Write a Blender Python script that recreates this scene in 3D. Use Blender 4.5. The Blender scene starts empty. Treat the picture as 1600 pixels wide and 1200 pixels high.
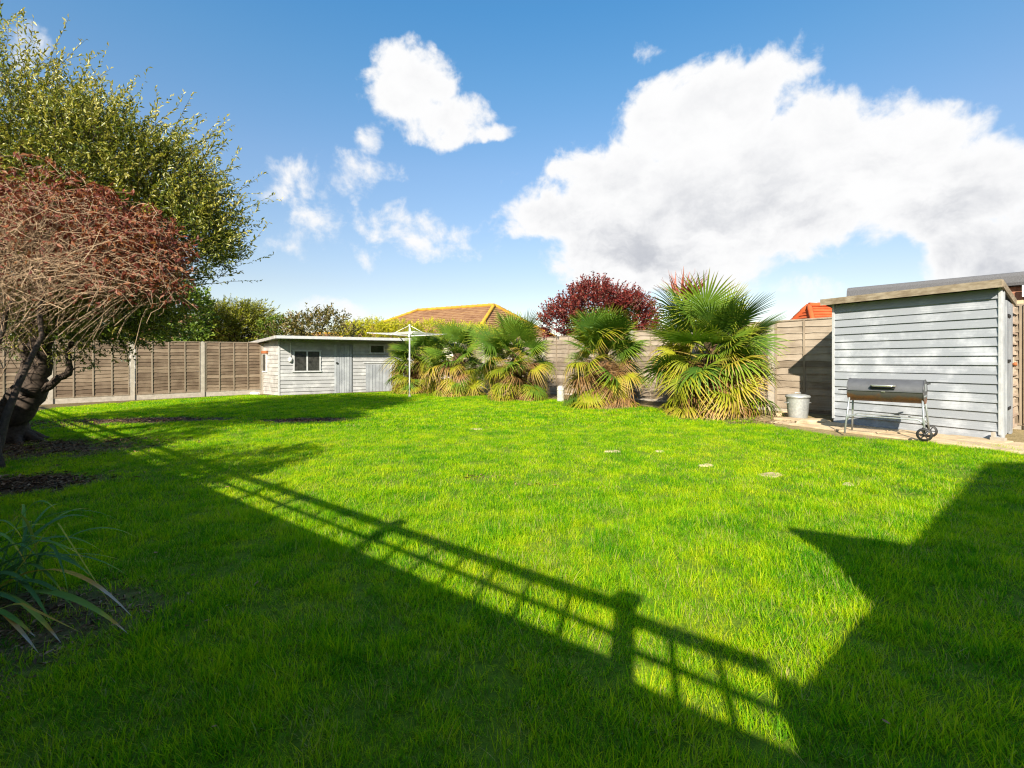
import bpy, math, random
import numpy as np
from mathutils import Vector, Matrix, noise as mnoise

# ------------------------------------------------------------------ camera, sky, sun, exposure
SC = bpy.context.scene
COL = SC.collection
EYE, F, HZ = 1.18, 740.0, 562.0          # eye height over the lawn, focal length in photo pixels, horizon row
SUN_EL = math.radians(33.0)
LH = Vector((0.27, 0.963, 0)).normalized()
LDIR = Vector((LH.x*math.cos(SUN_EL), LH.y*math.cos(SUN_EL), -math.sin(SUN_EL)))
EXPOSURE = 1.4

cam = bpy.data.objects.new('camera', bpy.data.cameras.new('camera'))
COL.objects.link(cam)
cam.location = (0, 0, EYE)
cam.rotation_euler = (math.radians(90), 0, 0)
cam.data.sensor_width = 36.0
cam.data.lens = 36.0*F/1600.0
cam.data.shift_y = -(600.0-HZ)/1600.0
cam.data.clip_start = 0.05
cam.data.clip_end = 3000
SC.camera = cam

SC.view_settings.view_transform = 'Standard'
SC.view_settings.look = 'None'
SC.view_settings.exposure = EXPOSURE
SC.view_settings.gamma = 1.0
SC.view_settings.use_curve_mapping = False
SC.render.engine = 'CYCLES'
SC.cycles.use_denoising = True
SC.cycles.denoising_prefilter = 'FAST'
SC.cycles.filter_width = 1.2
SC.cycles.max_bounces = 7
SC.cycles.transparent_max_bounces = 6
SC.cycles.caustics_reflective = False
SC.cycles.caustics_refractive = False

def pdir(px, py):
    return Vector(((px-800)/F, 1.0, (HZ-py)/F))

def build_world():
    w = bpy.data.worlds.new('World'); SC.world = w; w.use_nodes = True
    nt = w.node_tree; N = nt.nodes; L = nt.links
    N.clear()
    out = N.new('ShaderNodeOutputWorld'); bg = N.new('ShaderNodeBackground')
    sky = N.new('ShaderNodeTexSky'); sky.sky_type = 'NISHITA'; sky.sun_disc = False
    sky.sun_elevation = SUN_EL
    sky.sun_rotation = math.atan2(-LH.x, -LH.y)
    sky.air_density = 1.0; sky.dust_density = 0.6; sky.ozone_density = 3.4; sky.altitude = 10
    tc = N.new('ShaderNodeTexCoord')
    def math_(op, a, b=None, c=None):
        n = N.new('ShaderNodeMath'); n.operation = op
        for i, v in enumerate((a, b, c)):
            if v is None: continue
            if isinstance(v, (int, float)): n.inputs[i].default_value = v
            else: L.new(v, n.inputs[i])
        return n.outputs[0]
    def vmath(op, a, b=None, scale=None):
        n = N.new('ShaderNodeVectorMath'); n.operation = op
        for i, v in enumerate((a, b)):
            if v is None: continue
            if isinstance(v, (tuple, list, Vector)): n.inputs[i].default_value = v
            else: L.new(v, n.inputs[i])
        if scale is not None: n.inputs['Scale'].default_value = scale
        return n.outputs['Value'] if op == 'DOT_PRODUCT' else n.outputs[0]
    def noise(vec, scale, detail, rough=0.55, dist=0.0):
        n = N.new('ShaderNodeTexNoise'); L.new(vec, n.inputs['Vector'])
        n.inputs['Scale'].default_value = scale; n.inputs['Detail'].default_value = detail
        n.inputs['Roughness'].default_value = rough; n.inputs['Distortion'].default_value = dist
        return n
    def sstep(v, a, b, lo=0.0, hi=1.0):
        n = N.new('ShaderNodeMapRange'); n.interpolation_type = 'SMOOTHSTEP'
        L.new(v, n.inputs['Value'])
        n.inputs['From Min'].default_value = a; n.inputs['From Max'].default_value = b
        n.inputs['To Min'].default_value = lo; n.inputs['To Max'].default_value = hi
        return n.outputs['Result']
    d = tc.outputs['Generated']
    wn = noise(d, 7.0, 5.0, 0.6)
    warp = vmath('SUBTRACT', wn.outputs['Color'], (0.5, 0.5, 0.5))
    dd = vmath('ADD', d, vmath('SCALE', warp, scale=0.09))
    blobs = [  # the cumulus banks, as directions with angular half sizes and a density
        (1140,165,120,80,1.0),(1050,190,85,65,.9),(1200,270,210,95,1.0),(940,270,70,60,.9),(890,335,95,50,.9),
        (1000,390,150,62,1.0),(1350,250,150,65,1.0),(1500,305,170,75,1.0),(1590,400,160,70,1.0),(1270,320,210,75,1.0),
        (1110,330,180,95,1.0),(960,432,80,28,.8),(1080,420,120,45,.9),(1700,340,170,110,1.0),
        (650,115,58,45,.80),(620,155,52,40,.72),(700,185,70,36,.66),(765,208,50,18,.48),(578,205,22,30,.38),
        (500,282,66,26,.22),(438,302,28,16,.28),(552,258,48,26,.20),(488,352,52,36,.24),(640,368,95,30,.27),(560,384,34,30,.22),(700,388,58,18,.28),
        (1010,74,20,16,.22),(8,45,34,34,.10),(1260,452,55,18,.26),(480,486,110,14,.25),(1470,180,26,12,.3)]
    field = None
    for cx, cy, rx, ry, wgt in blobs:
        c = pdir(cx, cy).normalized()
        ax = math.acos(max(-1, min(1, c.dot(pdir(cx+rx, cy).normalized()))))
        ay = math.acos(max(-1, min(1, c.dot(pdir(cx, cy-ry).normalized()))))
        R = c.cross(Vector((0, 0, 1))).normalized(); U = R.cross(c).normalized()
        a = vmath('DOT_PRODUCT', dd, R/(ax*1.25)); b = vmath('DOT_PRODUCT', dd, U/(ay*1.25))
        q = math_('MULTIPLY_ADD', a, a, math_('MULTIPLY', b, b))
        v = math_('MULTIPLY_ADD', q, -wgt, wgt)
        v = math_('MAXIMUM', v, -1.0)
        field = v if field is None else math_('SMOOTH_MAX', field, v, 0.12)
    # the same broken cumulus goes on round the rest of the sky
    sep = N.new('ShaderNodeSeparateXYZ'); L.new(d, sep.inputs[0])
    rest = noise(d, 2.3, 3.0, 0.5)
    back = sstep(sep.outputs['Y'], 0.25, -0.1)
    restf = math_('MULTIPLY', math_('SUBTRACT', math_('MULTIPLY', rest.outputs['Fac'], 4.2), 2.2), back)
    restf = math_('SUBTRACT', restf, math_('MULTIPLY', math_('SUBTRACT', 1.0, back), 1.0))
    field = math_('MAXIMUM', field, restf)
    fb = noise(d, 11.0, 10.0, 0.60, 0.25)
    fbm = math_('SUBTRACT', fb.outputs['Fac'], 0.5)
    dens = math_('MULTIPLY_ADD', fbm, 2.0, math_('MULTIPLY', field, 1.0))
    alpha = sstep(dens, -0.02, 0.46)
    # shade within the cloud: thick parts and undersides greyer
    sh1 = noise(vmath('MULTIPLY', dd, (1.0, 1.0, 1.9)), 5.0, 7.0, 0.62)
    bottom = sstep(sep.outputs['Z'], 0.42, 0.18)
    sh = math_('MULTIPLY', sstep(sh1.outputs['Fac'], 0.36, 0.68), sstep(dens, 0.30, 1.2))
    sh = math_('MULTIPLY', sh, math_('MULTIPLY_ADD', bottom, 0.65, 0.35))
    k = 1.0/2**EXPOSURE
    cm = N.new('ShaderNodeMix'); cm.data_type = 'RGBA'
    L.new(sh, cm.inputs['Factor'])
    cm.inputs['A'].default_value = (1.0*k, 1.0*k, 1.0*k, 1); cm.inputs['B'].default_value = (0.58*k, 0.60*k, 0.65*k, 1)
    sk = N.new('ShaderNodeVectorMath'); sk.operation = 'MULTIPLY'
    L.new(sky.outputs[0], sk.inputs[0])
    # clear autumn air: deeper blue overhead, the same all the way round
    rp_ = N.new('ShaderNodeValToRGB'); L.new(sep.outputs['Z'], rp_.inputs[0])
    stops = [(0.0, (.84,.68,.60)), (.15, (.84,.68,.60)), (.367, (.80,.83,.82)), (.504, (.60,.88,.93)), (.594, (.46,.88,1.0)), (1.0, (.44,.87,1.0))]
    while len(rp_.color_ramp.elements) < len(stops): rp_.color_ramp.elements.new(.5)
    for e, (p, c) in zip(rp_.color_ramp.elements, stops): e.position = p; e.color = (c[0]*.094, c[1]*.094, c[2]*.090, 1)
    L.new(rp_.outputs[0], sk.inputs[1])
    mx = N.new('ShaderNodeMix'); mx.data_type = 'RGBA'
    L.new(alpha, mx.inputs['Factor']); L.new(sk.outputs[0], mx.inputs['A']); L.new(cm.outputs['Result'], mx.inputs['B'])
    L.new(mx.outputs['Result'], bg.inputs['Color']); bg.inputs['Strength'].default_value = 1.0
    L.new(bg.outputs[0], out.inputs[0])
    w.cycles.sampling_method = 'MANUAL'; w.cycles.sample_map_resolution = 512
build_world()

sun = bpy.data.objects.new('sun', bpy.data.lights.new('sun', 'SUN'))
COL.objects.link(sun)
sun.data.energy = 4.2; sun.data.angle = math.radians(0.55); sun.data.color = (1.0, 0.91, 0.76)
sun.rotation_euler = LDIR.to_track_quat('-Z', 'Y').to_euler()
sun.location = (-6, -20, 18)

# ------------------------------------------------------------------ geometry helpers
RNG = random.Random(7)
NP = np.random.default_rng(7)
WM = {}                                   # world matrix of everything built

def gz(x, y=0.0):                         # the garden falls gently to the left
    return 0.0115*max(-22.0, min(22.0, x))
def ground(px, py):
    d = pdir(px, py)
    t = EYE/(0.0115*d.x - d.z)
    return Vector((d.x*t, t, 0.0115*d.x*t))
def at_depth(px, py, Y):
    return Vector((0, 0, EYE)) + pdir(px, py)*Y
def on_wall(px, py, P, D):                # the pixel's ray on the vertical plane through P along D
    d = pdir(px, py)
    n = Vector((-D.y, D.x, 0))
    t = (P.x*n.x + P.y*n.y)/(d.x*n.x + d.y*n.y)
    return Vector((0, 0, EYE)) + d*t

def link(o, parent=None, world=None):
    COL.objects.link(o)
    world = world or Matrix.Identity(4)
    WM[o.name] = world
    if parent is not None:
        o.parent = parent
        o.matrix_basis = WM[parent.name].inverted() @ world
    else:
        o.matrix_basis = world
    return o
def tag(o, label=None, cat=None, group=None, kind=None):
    if label: o['label'] = label
    if cat: o['category'] = cat
    if group: o['group'] = group
    if kind: o['kind'] = kind
    return o
def thing(name, loc, label, cat, group=None, rz=0.0):
    o = bpy.data.objects.new(name, None); o.empty_display_size = 0.1
    link(o, None, Matrix.Translation(Vector(loc)) @ Matrix.Rotation(rz, 4, 'Z'))
    return tag(o, label, cat, group)

class MB:
    def __init__(s): s.v = []; s.f = []; s.sm = []
    def add(s, vs, fs, smooth=False):
        k = len(s.v); s.v += [tuple(p) for p in vs]
        s.f += [tuple(i+k for i in f) for f in fs]; s.sm += [smooth]*len(fs)
        return s
    def obox(s, c, x, y, z):              # centre and three half axes
        c, x, y, z = Vector(c), Vector(x), Vector(y), Vector(z)
        vs = [c+sx*x+sy*y+sz*z for sz in (-1, 1) for sy in (-1, 1) for sx in (-1, 1)]
        return s.add(vs, [(0,2,3,1),(4,5,7,6),(0,1,5,4),(2,6,7,3),(0,4,6,2),(1,3,7,5)])
    def box(s, lo, hi):
        lo, hi = Vector(lo), Vector(hi); c = (lo+hi)/2; h = (hi-lo)/2
        return s.obox(c, (h.x,0,0), (0,h.y,0), (0,0,h.z))
    def beam(s, a, b, w, t, up=(0,0,1)):  # bar from a to b, w across, t along up
        a, b = Vector(a), Vector(b); d = b-a; L = d.length; d.normalize()
        up = Vector(up); side = d.cross(up)
        if side.length < 1e-4: side = d.cross(Vector((1,0,0)))
        side.normalize(); u = side.cross(d).normalized()
        return s.obox((a+b)/2, d*L/2, side*w/2, u*t/2)
    def tube(s, pts, rad, n=6, cap=True, smooth=True):
        pts = [Vector(p) for p in pts]; m = len(pts)
        if not isinstance(rad, (list, tuple)): rad = [rad]*m
        vs = []; prev = None
        for i, p in enumerate(pts):
            t = (pts[min(i+1, m-1)] - pts[max(i-1, 0)]).normalized()
            if prev is None:
                ref = Vector((0,0,1)) if abs(t.z) < .9 else Vector((1,0,0))
                a = t.cross(ref).normalized()
            else:
                a = (prev - t*prev.dot(t)).normalized()
            prev = a; b = t.cross(a)
            for k in range(n):
                an = 2*math.pi*k/n
                vs.append(p + (a*math.cos(an) + b*math.sin(an))*rad[i])
        fs = [(i*n+k, i*n+(k+1)%n, (i+1)*n+(k+1)%n, (i+1)*n+k) for i in range(m-1) for k in range(n)]
        s.add(vs, fs, smooth)
        if cap:
            k0 = len(s.v)-len(vs)
            s.f.append(tuple(k0+k for k in reversed(range(n)))); s.sm.append(False)
            s.f.append(tuple(k0+(m-1)*n+k for k in range(n))); s.sm.append(False)
        return s
    def lathe(s, c, prof, n=24, axis=(0,0,1), smooth=True):
        c = Vector(c); ax = Vector(axis).normalized()
        ref = Vector((1,0,0)) if abs(ax.x) < .9 else Vector((0,1,0))
        a = ax.cross(ref).normalized(); b = ax.cross(a); vs = []
        for r, h in prof:
            for k in range(n):
                an = 2*math.pi*k/n
                vs.append(c + ax*h + (a*math.cos(an)+b*math.sin(an))*r)
        m = len(prof)
        return s.add(vs, [(i*n+k, i*n+(k+1)%n, (i+1)*n+(k+1)%n, (i+1)*n+k) for i in range(m-1) for k in range(n)], smooth)
    def mesh(s, name, mat):
        me = bpy.data.meshes.new(name); me.from_pydata(s.v, [], s.f)
        me.polygons.foreach_set('use_smooth', s.sm); me.materials.append(mat); me.update()
        return me
    def build(s, name, mat, parent=None, kind=None):   # coordinates given in the world
        V = np.array(s.v); o3 = Vector(((V[:,0].min()+V[:,0].max())/2, (V[:,1].min()+V[:,1].max())/2, V[:,2].min()))
        s.v = [tuple(p) for p in (V - np.array(o3))]
        o = bpy.data.objects.new(name, s.mesh(name, mat))
        link(o, parent, Matrix.Translation(o3))
        if kind: o['kind'] = kind
        return o

def place(name, me, world, parent=None):
    return link(bpy.data.objects.new(name, me), parent, world)
def frame(o, x, y, z):                    # matrix with columns x, y, z and origin o
    m = Matrix.Identity(4)
    for i, c in enumerate((x, y, z, o)):
        for r in range(3): m[r][i] = c[r]
    return m

def fast_mesh(name, V, Q, mat, attrs=None, smooth=False):
    V = np.asarray(V, dtype=np.float32); Q = np.asarray(Q, dtype=np.int32)
    me = bpy.data.meshes.new(name)
    me.vertices.add(len(V)); me.vertices.foreach_set('co', V.ravel())
    k = Q.shape[1]
    me.loops.add(Q.size); me.loops.foreach_set('vertex_index', Q.ravel())
    me.polygons.add(len(Q))
    me.polygons.foreach_set('loop_start', np.arange(0, Q.size, k, dtype=np.int32))
    me.polygons.foreach_set('loop_total', np.full(len(Q), k, dtype=np.int32))
    if smooth: me.polygons.foreach_set('use_smooth', np.ones(len(Q), dtype=bool))
    for an, av in (attrs or {}).items():
        at = me.attributes.new(an, 'FLOAT', 'POINT'); at.data.foreach_set('value', np.asarray(av, dtype=np.float32))
    me.materials.append(mat); me.update(); me.validate()
    return me

# ------------------------------------------------------------------ materials
class NT:
    def __init__(s, name):
        s.m = bpy.data.materials.new(name); s.m.use_nodes = True
        s.t = s.m.node_tree; s.t.nodes.clear()
        s.out = s.t.nodes.new('ShaderNodeOutputMaterial')
    def n(s, kind, **kw):
        nd = s.t.nodes.new(kind)
        for k, v in kw.items():
            if hasattr(nd, k): setattr(nd, k, v)
            else: s.set(nd.inputs[k], v)
        return nd
    def set(s, sock, v):
        if isinstance(v, bpy.types.NodeSocket): s.t.links.new(v, sock)
        else: sock.default_value = v
    def math(s, op, a, b=None, c=None):
        nd = s.t.nodes.new('ShaderNodeMath'); nd.operation = op
        for i, v in enumerate((a, b, c)):
            if v is not None: s.set(nd.inputs[i], v)
        return nd.outputs[0]
    def mix(s, f, a, b, mode='MIX'):
        nd = s.t.nodes.new('ShaderNodeMix'); nd.data_type = 'RGBA'; nd.blend_type = mode
        s.set(nd.inputs['Factor'], f); s.set(nd.inputs['A'], col(a)); s.set(nd.inputs['B'], col(b))
        return nd.outputs['Result']
    def noise(s, vec, scale, detail=4.0, rough=.55, dist=0.0):
        nd = s.t.nodes.new('ShaderNodeTexNoise')
        if vec is not None: s.set(nd.inputs['Vector'], vec)
        nd.inputs['Scale'].default_value = scale; nd.inputs['Detail'].default_value = detail
        nd.inputs['Roughness'].default_value = rough; nd.inputs['Distortion'].default_value = dist
        return nd.outputs['Fac']
    def ramp(s, f, *stops):
        nd = s.t.nodes.new('ShaderNodeValToRGB'); s.set(nd.inputs[0], f)
        el = nd.color_ramp.elements
        while len(el) < len(stops): el.new(0.5)
        for e, (p, c) in zip(el, stops): e.position = p; e.color = col(c)
        return nd.outputs[0]
    def rng(s, v, a, b, lo=0., hi=1.):
        nd = s.t.nodes.new('ShaderNodeMapRange'); s.set(nd.inputs['Value'], v)
        nd.inputs['From Min'].default_value = a; nd.inputs['From Max'].default_value = b
        nd.inputs['To Min'].default_value = lo; nd.inputs['To Max'].default_value = hi
        return nd.outputs['Result']
    def scaled(s, vec, sc, off=None):
        nd = s.t.nodes.new('ShaderNodeVectorMath'); nd.operation = 'MULTIPLY'
        s.set(nd.inputs[0], vec); nd.inputs[1].default_value = sc
        if off is None: return nd.outputs[0]
        ad = s.t.nodes.new('ShaderNodeVectorMath'); ad.operation = 'ADD'
        s.set(ad.inputs[0], nd.outputs[0]); s.set(ad.inputs[1], off)
        return ad.outputs[0]
    def bump(s, h, strength=.3, dist=.01):
        nd = s.t.nodes.new('ShaderNodeBump'); s.set(nd.inputs['Height'], h)
        nd.inputs['Strength'].default_value = strength; nd.inputs['Distance'].default_value = dist
        return nd.outputs[0]
    def pbr(s, color, rough=.7, metal=0., normal=None, spec=.4):
        p = s.t.nodes.new('ShaderNodeBsdfPrincipled')
        s.set(p.inputs['Base Color'], col(color)); s.set(p.inputs['Roughness'], rough); s.set(p.inputs['Metallic'], metal)
        s.set(p.inputs['Specular IOR Level'], spec)
        if normal is not None: s.set(p.inputs['Normal'], normal)
        return p
    def done(s, sh):
        s.t.links.new(sh.outputs[0], s.out.inputs[0]); return s.m
def col(c):
    return (c[0], c[1], c[2], 1.0) if isinstance(c, (tuple, list)) and len(c) == 3 else c

def wood(name, stops, grain=(1.2, 3, 34), objcoord=True, rough=.8, blotch=.5, vary=.25, bumpd=.004, k=1.0):
    stops = [(p, tuple(x*k for x in c)) for p, c in stops]
    m = NT(name); tc = m.n('ShaderNodeTexCoord'); oi = m.n('ShaderNodeObjectInfo')
    geo = m.n('ShaderNodeNewGeometry')
    rnd = oi.outputs['Random']
    off = m.n('ShaderNodeCombineXYZ', X=m.math('MULTIPLY', rnd, 37.0), Y=m.math('MULTIPLY', rnd, 91.0), Z=m.math('MULTIPLY', rnd, 53.0)).outputs[0]
    v = m.scaled(tc.outputs['Object'], grain, off)
    g = m.noise(v, 1.0, 6, .6, .4)
    w = m.noise(geo.outputs['Position'], 3.2, 5, .6)
    f = m.math('ADD', m.math('MULTIPLY', g, 1-blotch*.5), m.math('MULTIPLY', m.math('SUBTRACT', w, .5), blotch))
    f = m.math('ADD', f, m.math('MULTIPLY', m.math('SUBTRACT', rnd, .5), vary))
    c = m.ramp(f, *stops)
    return m.done(m.pbr(c, rough, normal=m.bump(g, .5, bumpd), spec=.25))

def plain(name, c, rough=.6, metal=0., vary=.15, scale=12., bumps=.15, spec=.4):
    m = NT(name); geo = m.n('ShaderNodeNewGeometry')
    f = m.noise(geo.outputs['Position'], scale, 6, .6)
    lo = tuple(x*(1-vary*1.6) for x in c); hi = tuple(min(1, x*(1+vary*1.6)) for x in c)
    return m.done(m.pbr(m.ramp(f, (.25, lo), (.75, hi)), rough, metal, m.bump(f, bumps, .004), spec))

def leafmat(name, stops, trans=.35, rough=.45, spec=.35, attr='tint', posnoise=0.0, nscale=.8, tcol=1.15):
    m = NT(name)
    a = m.n('ShaderNodeAttribute', attribute_name=attr)
    f = a.outputs['Fac']
    if posnoise:
        geo = m.n('ShaderNodeNewGeometry')
        f = m.math('ADD', f, m.math('MULTIPLY', m.math('SUBTRACT', m.noise(geo.outputs['Position'], nscale, 3), .5), posnoise))
    c = m.ramp(f, *stops)
    p = m.pbr(c, rough, spec=spec)
    t = m.n('ShaderNodeBsdfTranslucent'); m.set(t.inputs['Color'], m.mix(1.0, c, (tcol, tcol*1.02, tcol*.6), 'MULTIPLY'))
    mx = m.n('ShaderNodeMixShader'); mx.inputs[0].default_value = trans
    m.t.links.new(p.outputs[0], mx.inputs[1]); m.t.links.new(t.outputs[0], mx.inputs[2])
    return m.done(mx)

M = {}
M['lap'] = wood('weathered_lap_board', [(.22, (.16,.108,.07)), (.45, (.34,.25,.17)), (.62, (.45,.345,.245)), (.85, (.57,.46,.345))], vary=.24, k=.58)
M['lap_pale'] = wood('sunbleached_lap_board', [(.22, (.2,.155,.11)), (.45, (.38,.31,.235)), (.62, (.47,.395,.31)), (.85, (.56,.49,.40))], vary=.3, k=.80)
M['batten'] = wood('fence_batten', [(.25, (.28,.215,.15)), (.5, (.42,.34,.25)), (.8, (.53,.45,.35))], grain=(1, 30, 1.2), vary=.2, k=.66)
M['concrete'] = plain('concrete_post', (.36,.32,.265), .9, vary=.16, scale=9)
M['stone'] = plain('sandstone_slab', (.44,.335,.21), .9, vary=.25, scale=5, bumps=.4)
M['grey_board'] = wood('grey_painted_board', [(.22, (.285,.305,.335)), (.42, (.425,.445,.48)), (.58, (.53,.55,.58)), (.85, (.67,.685,.71))], grain=(2.2, 3, 9), blotch=1.1, vary=.16, bumpd=.003, k=.90)
M['grey_plank'] = wood('grey_painted_plank', [(.2, (.28,.30,.325)), (.45, (.43,.455,.48)), (.65, (.52,.54,.56)), (.85, (.62,.63,.65))], grain=(9, 3, 1.5), blotch=.7, vary=.2, k=.8)
M['grey_trim'] = plain('grey_painted_trim', (.40,.41,.415), .75, vary=.12)
M['white_board'] = wood('whitewashed_board', [(.22, (.33,.335,.34)), (.42, (.47,.475,.475)), (.58, (.58,.58,.575)), (.85, (.70,.70,.69))], grain=(2.2, 3, 9), blotch=.9, vary=.16, bumpd=.003, k=.84)
M['warm_board'] = wood('faded_cream_board', [(.2, (.36,.34,.32)), (.42, (.54,.51,.48)), (.6, (.64,.61,.57)), (.85, (.74,.71,.67))], grain=(2.2, 3, 9), blotch=.8, vary=.14, k=.72)
M['fascia'] = wood('bare_timber_fascia', [(.25, (.22,.17,.11)), (.5, (.42,.35,.25)), (.8, (.56,.49,.38))], grain=(3, 8, 30), blotch=.6, vary=.1, k=.75)
M['felt'] = plain('mineral_roof_felt', (.10,.10,.105), .95, vary=.35, scale=90, bumps=.4)
M['pale_felt'] = plain('pale_roof_felt', (.30,.305,.305), .9, vary=.2, scale=25)
M['white'] = plain('white_plastic', (.66,.655,.63), .4, vary=.04)
M['rust'] = plain('rust_stain', (.30,.10,.035), .9, vary=.35, scale=20)
M['dark'] = plain('dark_interior', (.012,.012,.012), .9, vary=.1)
M['lath'] = wood('trellis_lath', [(.25, (.30,.22,.17)), (.5, (.46,.37,.29)), (.8, (.6,.52,.43))], grain=(3, 3, 3), vary=.2)
M['post_timber'] = wood('tan_timber_post', [(.25, (.36,.26,.15)), (.5, (.5,.39,.25)), (.8, (.62,.51,.36))], grain=(6, 6, 1), vary=.1)
def glass():
    m = NT('dusty_window_glass'); geo = m.n('ShaderNodeNewGeometry')
    f = m.noise(geo.outputs['Position'], 7, 5, .6)
    return m.done(m.pbr(m.ramp(f, (.3, (.012,.013,.012)), (.75, (.06,.06,.055))), .12, spec=.6))
M['glass'] = glass()
M['bark'] = plain('dark_bark', (.055,.040,.030), .95, vary=.45, scale=18, bumps=.9)
M['twig'] = plain('pale_twig', (.35,.245,.155), .85, vary=.4, scale=14)
M['soil'] = plain('bare_soil', (.115,.075,.048), 1., vary=.5, scale=16, bumps=.8)

# ------------------------------------------------------------------ ground
FL0 = Vector((-12.42, 15.5, 0)); FLD = Vector((.771, .637, 0)).normalized()       # back fence on the left
FR0 = Vector((5.72, 10.42, 0)); FRD = Vector((-.593, .805, 0)).normalized()       # fence on the right, going away
FT0 = Vector((-1.65, .5, 0)); FTD = Vector((-.78, .627, 0)).normalized()          # trellis fence beside the camera

px_edge = [(40,648),(90,638),(207,628),(313,621.5),(392,617.5),(436,619),(520,616),(600,613),(645,611),(700,614),(770,619),(870,625),(950,632),(1020,638),(1090,648),(1165,654),(1215,668),(1290,680),(1380,688),(1470,693),(1600,699)]
LAWN = [ground(*p) for p in px_edge]
LAWN = [(p.x, p.y) for p in LAWN] + [(7.4, 6.2), (9.5, 5.2), (10, .2), (1.6, -.1), (.5, -.9), (-.15, -.6), (-1.55, .55), (-9.4, 6.85), (-15.6, 11.9), (-14.2, 13.6)]
LP = np.array(LAWN)
def inside(P):
    x, y = P[:,0], P[:,1]; r = np.zeros(len(P), bool); n = len(LP)
    for i in range(n):
        x0, y0 = LP[i]; x1, y1 = LP[(i+1) % n]
        c = ((y0 > y) != (y1 > y)) & (x < (x1-x0)*(y-y0)/(y1-y0+1e-12)+x0)
        r ^= c
    return r
# bare patches: centre pixel, half sizes in metres (along x, along y), strength
BARE = []
for px, py, rx, ry, st in [(28,757,.72,.42,1.),(235,657,1.6,.55,1.3),(480,657,.95,.42,1.3),(25,704,1.7,.8,.95),(85,662,1.5,.9,.7),(60,960,.62,.30,.85),
                           (20,1020,.35,.3,.7),(760,745,.2,.1,.3),(830,760,.2,.1,.3),(150,690,1.5,.35,.45),(1225,660,1.2,.35,.8),(1130,655,.9,.3,.6)]:
    g = ground(px, py); BARE.append((g.x, g.y, rx, ry, st))
def vnoise(P, scale, seed=0.0, oct=3):
    out = np.empty(len(P))
    for i, (x, y) in enumerate(P[:, :2]):
        out[i] = mnoise.fractal(Vector((x*scale+seed, y*scale-seed, seed)), 1.0, 2.0, oct)
    return out
def bareness(P):
    b = np.zeros(len(P)); w = vnoise(P, 2.2, 3.1)*.45
    for x, y, rx, ry, st in BARE:
        q = ((P[:,0]-x)/rx)**2 + ((P[:,1]-y)/ry)**2
        b = np.maximum(b, st*np.clip(1.5-q+w*1.2, 0, 1))
    return b

def ground_mat():
    m = NT('lawn_soil'); geo = m.n('ShaderNodeNewGeometry'); P = geo.outputs['Position']
    a = m.n('ShaderNodeAttribute', attribute_name='lawn').outputs['Fac']
    soil = m.ramp(m.noise(P, 18, 8, .7), (.3, (.05,.032,.02)), (.5, (.13,.085,.052)), (.75, (.26,.18,.115)))
    sand = m.ramp(m.noise(P, 9, 8, .7), (.3, (.16,.115,.06)), (.55, (.34,.25,.14)), (.8, (.46,.36,.22)))
    sb = m.n('ShaderNodeAttribute', attribute_name='sand').outputs['Fac']
    soil = m.mix(sb, soil, sand)
    thatch = m.ramp(m.noise(P, 30, 6, .7), (.3, (.06,.11,.008)), (.6, (.14,.22,.012)), (.8, (.24,.25,.03)))
    h = m.noise(P, 40, 6, .7)
    return m.done(m.pbr(m.mix(a, soil, thatch), .95, normal=m.bump(h, .8, .02), spec=.15))
def build_ground():
    xs = np.unique(np.concatenate([[-400,-200,-100,-60,-35], np.arange(-22, 22.01, .25), [35,60,100,200,400]]))
    ys = np.unique(np.concatenate([[-300,-100,-40,-15,-6], np.arange(-3, 24.01, .25), [30,45,70,120,250,600]]))
    X, Y = np.meshgrid(xs, ys); P = np.stack([X.ravel(), Y.ravel()], 1)
    Z = np.clip(P[:,0], -22, 22)*.0115
    ins = inside(P).astype(float)
    br = np.zeros(len(P)); near = (np.abs(P[:,0]) < 22) & (np.abs(P[:,1]) < 25)
    br[near] = bareness(P[near])
    lawn = np.where(ins > 0, 1-br, 0.12)
    # sandy strip in front of the right fence and the shed
    dfence = (P[:,0]-FR0.x)*FRD.y - (P[:,1]-FR0.y)*FRD.x
    sand = np.where((P[:,0] > 3.2) & (P[:,1] > 4.5) & (P[:,1] < 12), .85, 0.) * (ins < .5)
    nx, ny = len(xs), len(ys)
    i = np.arange(nx-1)[None,:] + nx*np.arange(ny-1)[:,None]; i = i.ravel()
    Q = np.stack([i, i+1, i+1+nx, i+nx], 1)
    me = fast_mesh('ground', np.column_stack([P, Z]), Q, ground_mat(), {'lawn': lawn, 'sand': sand}, smooth=True)
    o = bpy.data.objects.new('ground', me); link(o)
    tag(o, 'soil and earth under the lawn and round the garden', 'ground', kind='structure')
build_ground()

# ------------------------------------------------------------------ fences
def lap_board_mesh(name, seed, mat, seg=7):       # unit board: x 0..1 long, y thickness (front = -y), z 0..1 tall, waney lower edge
    r = random.Random(seed); mb = MB(); vs = []; ph = r.random()*6
    for i in range(seg+1):
        x = i/seg; wob = .09*math.sin(x*7+ph)+.07*math.sin(x*17+ph*2)+r.uniform(-.03,.03)
        vs += [(x, -1, wob), (x, -.25, 1.12), (x, .1, 1.12), (x, -.45, wob)]
    fs = []
    for i in range(seg):
        a, b = 4*i, 4*i+4
        for k in range(4): fs.append((a+k, b+k, b+(k+1)%4, a+(k+1)%4))
    fs += [(0,1,2,3), tuple(4*seg+k for k in (3,2,1,0))]
    return mb.add(vs, fs).mesh(name, mat)
LAPB = {k: [lap_board_mesh('board', 10+i, M[k]) for i in range(4)] for k in ('lap', 'lap_pale')}
def unit_box(name, mat):
    return MB().box((0,-.5,0), (1,.5,1)).mesh(name, mat)
BATTEN = unit_box('batten', M['batten'])

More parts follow.
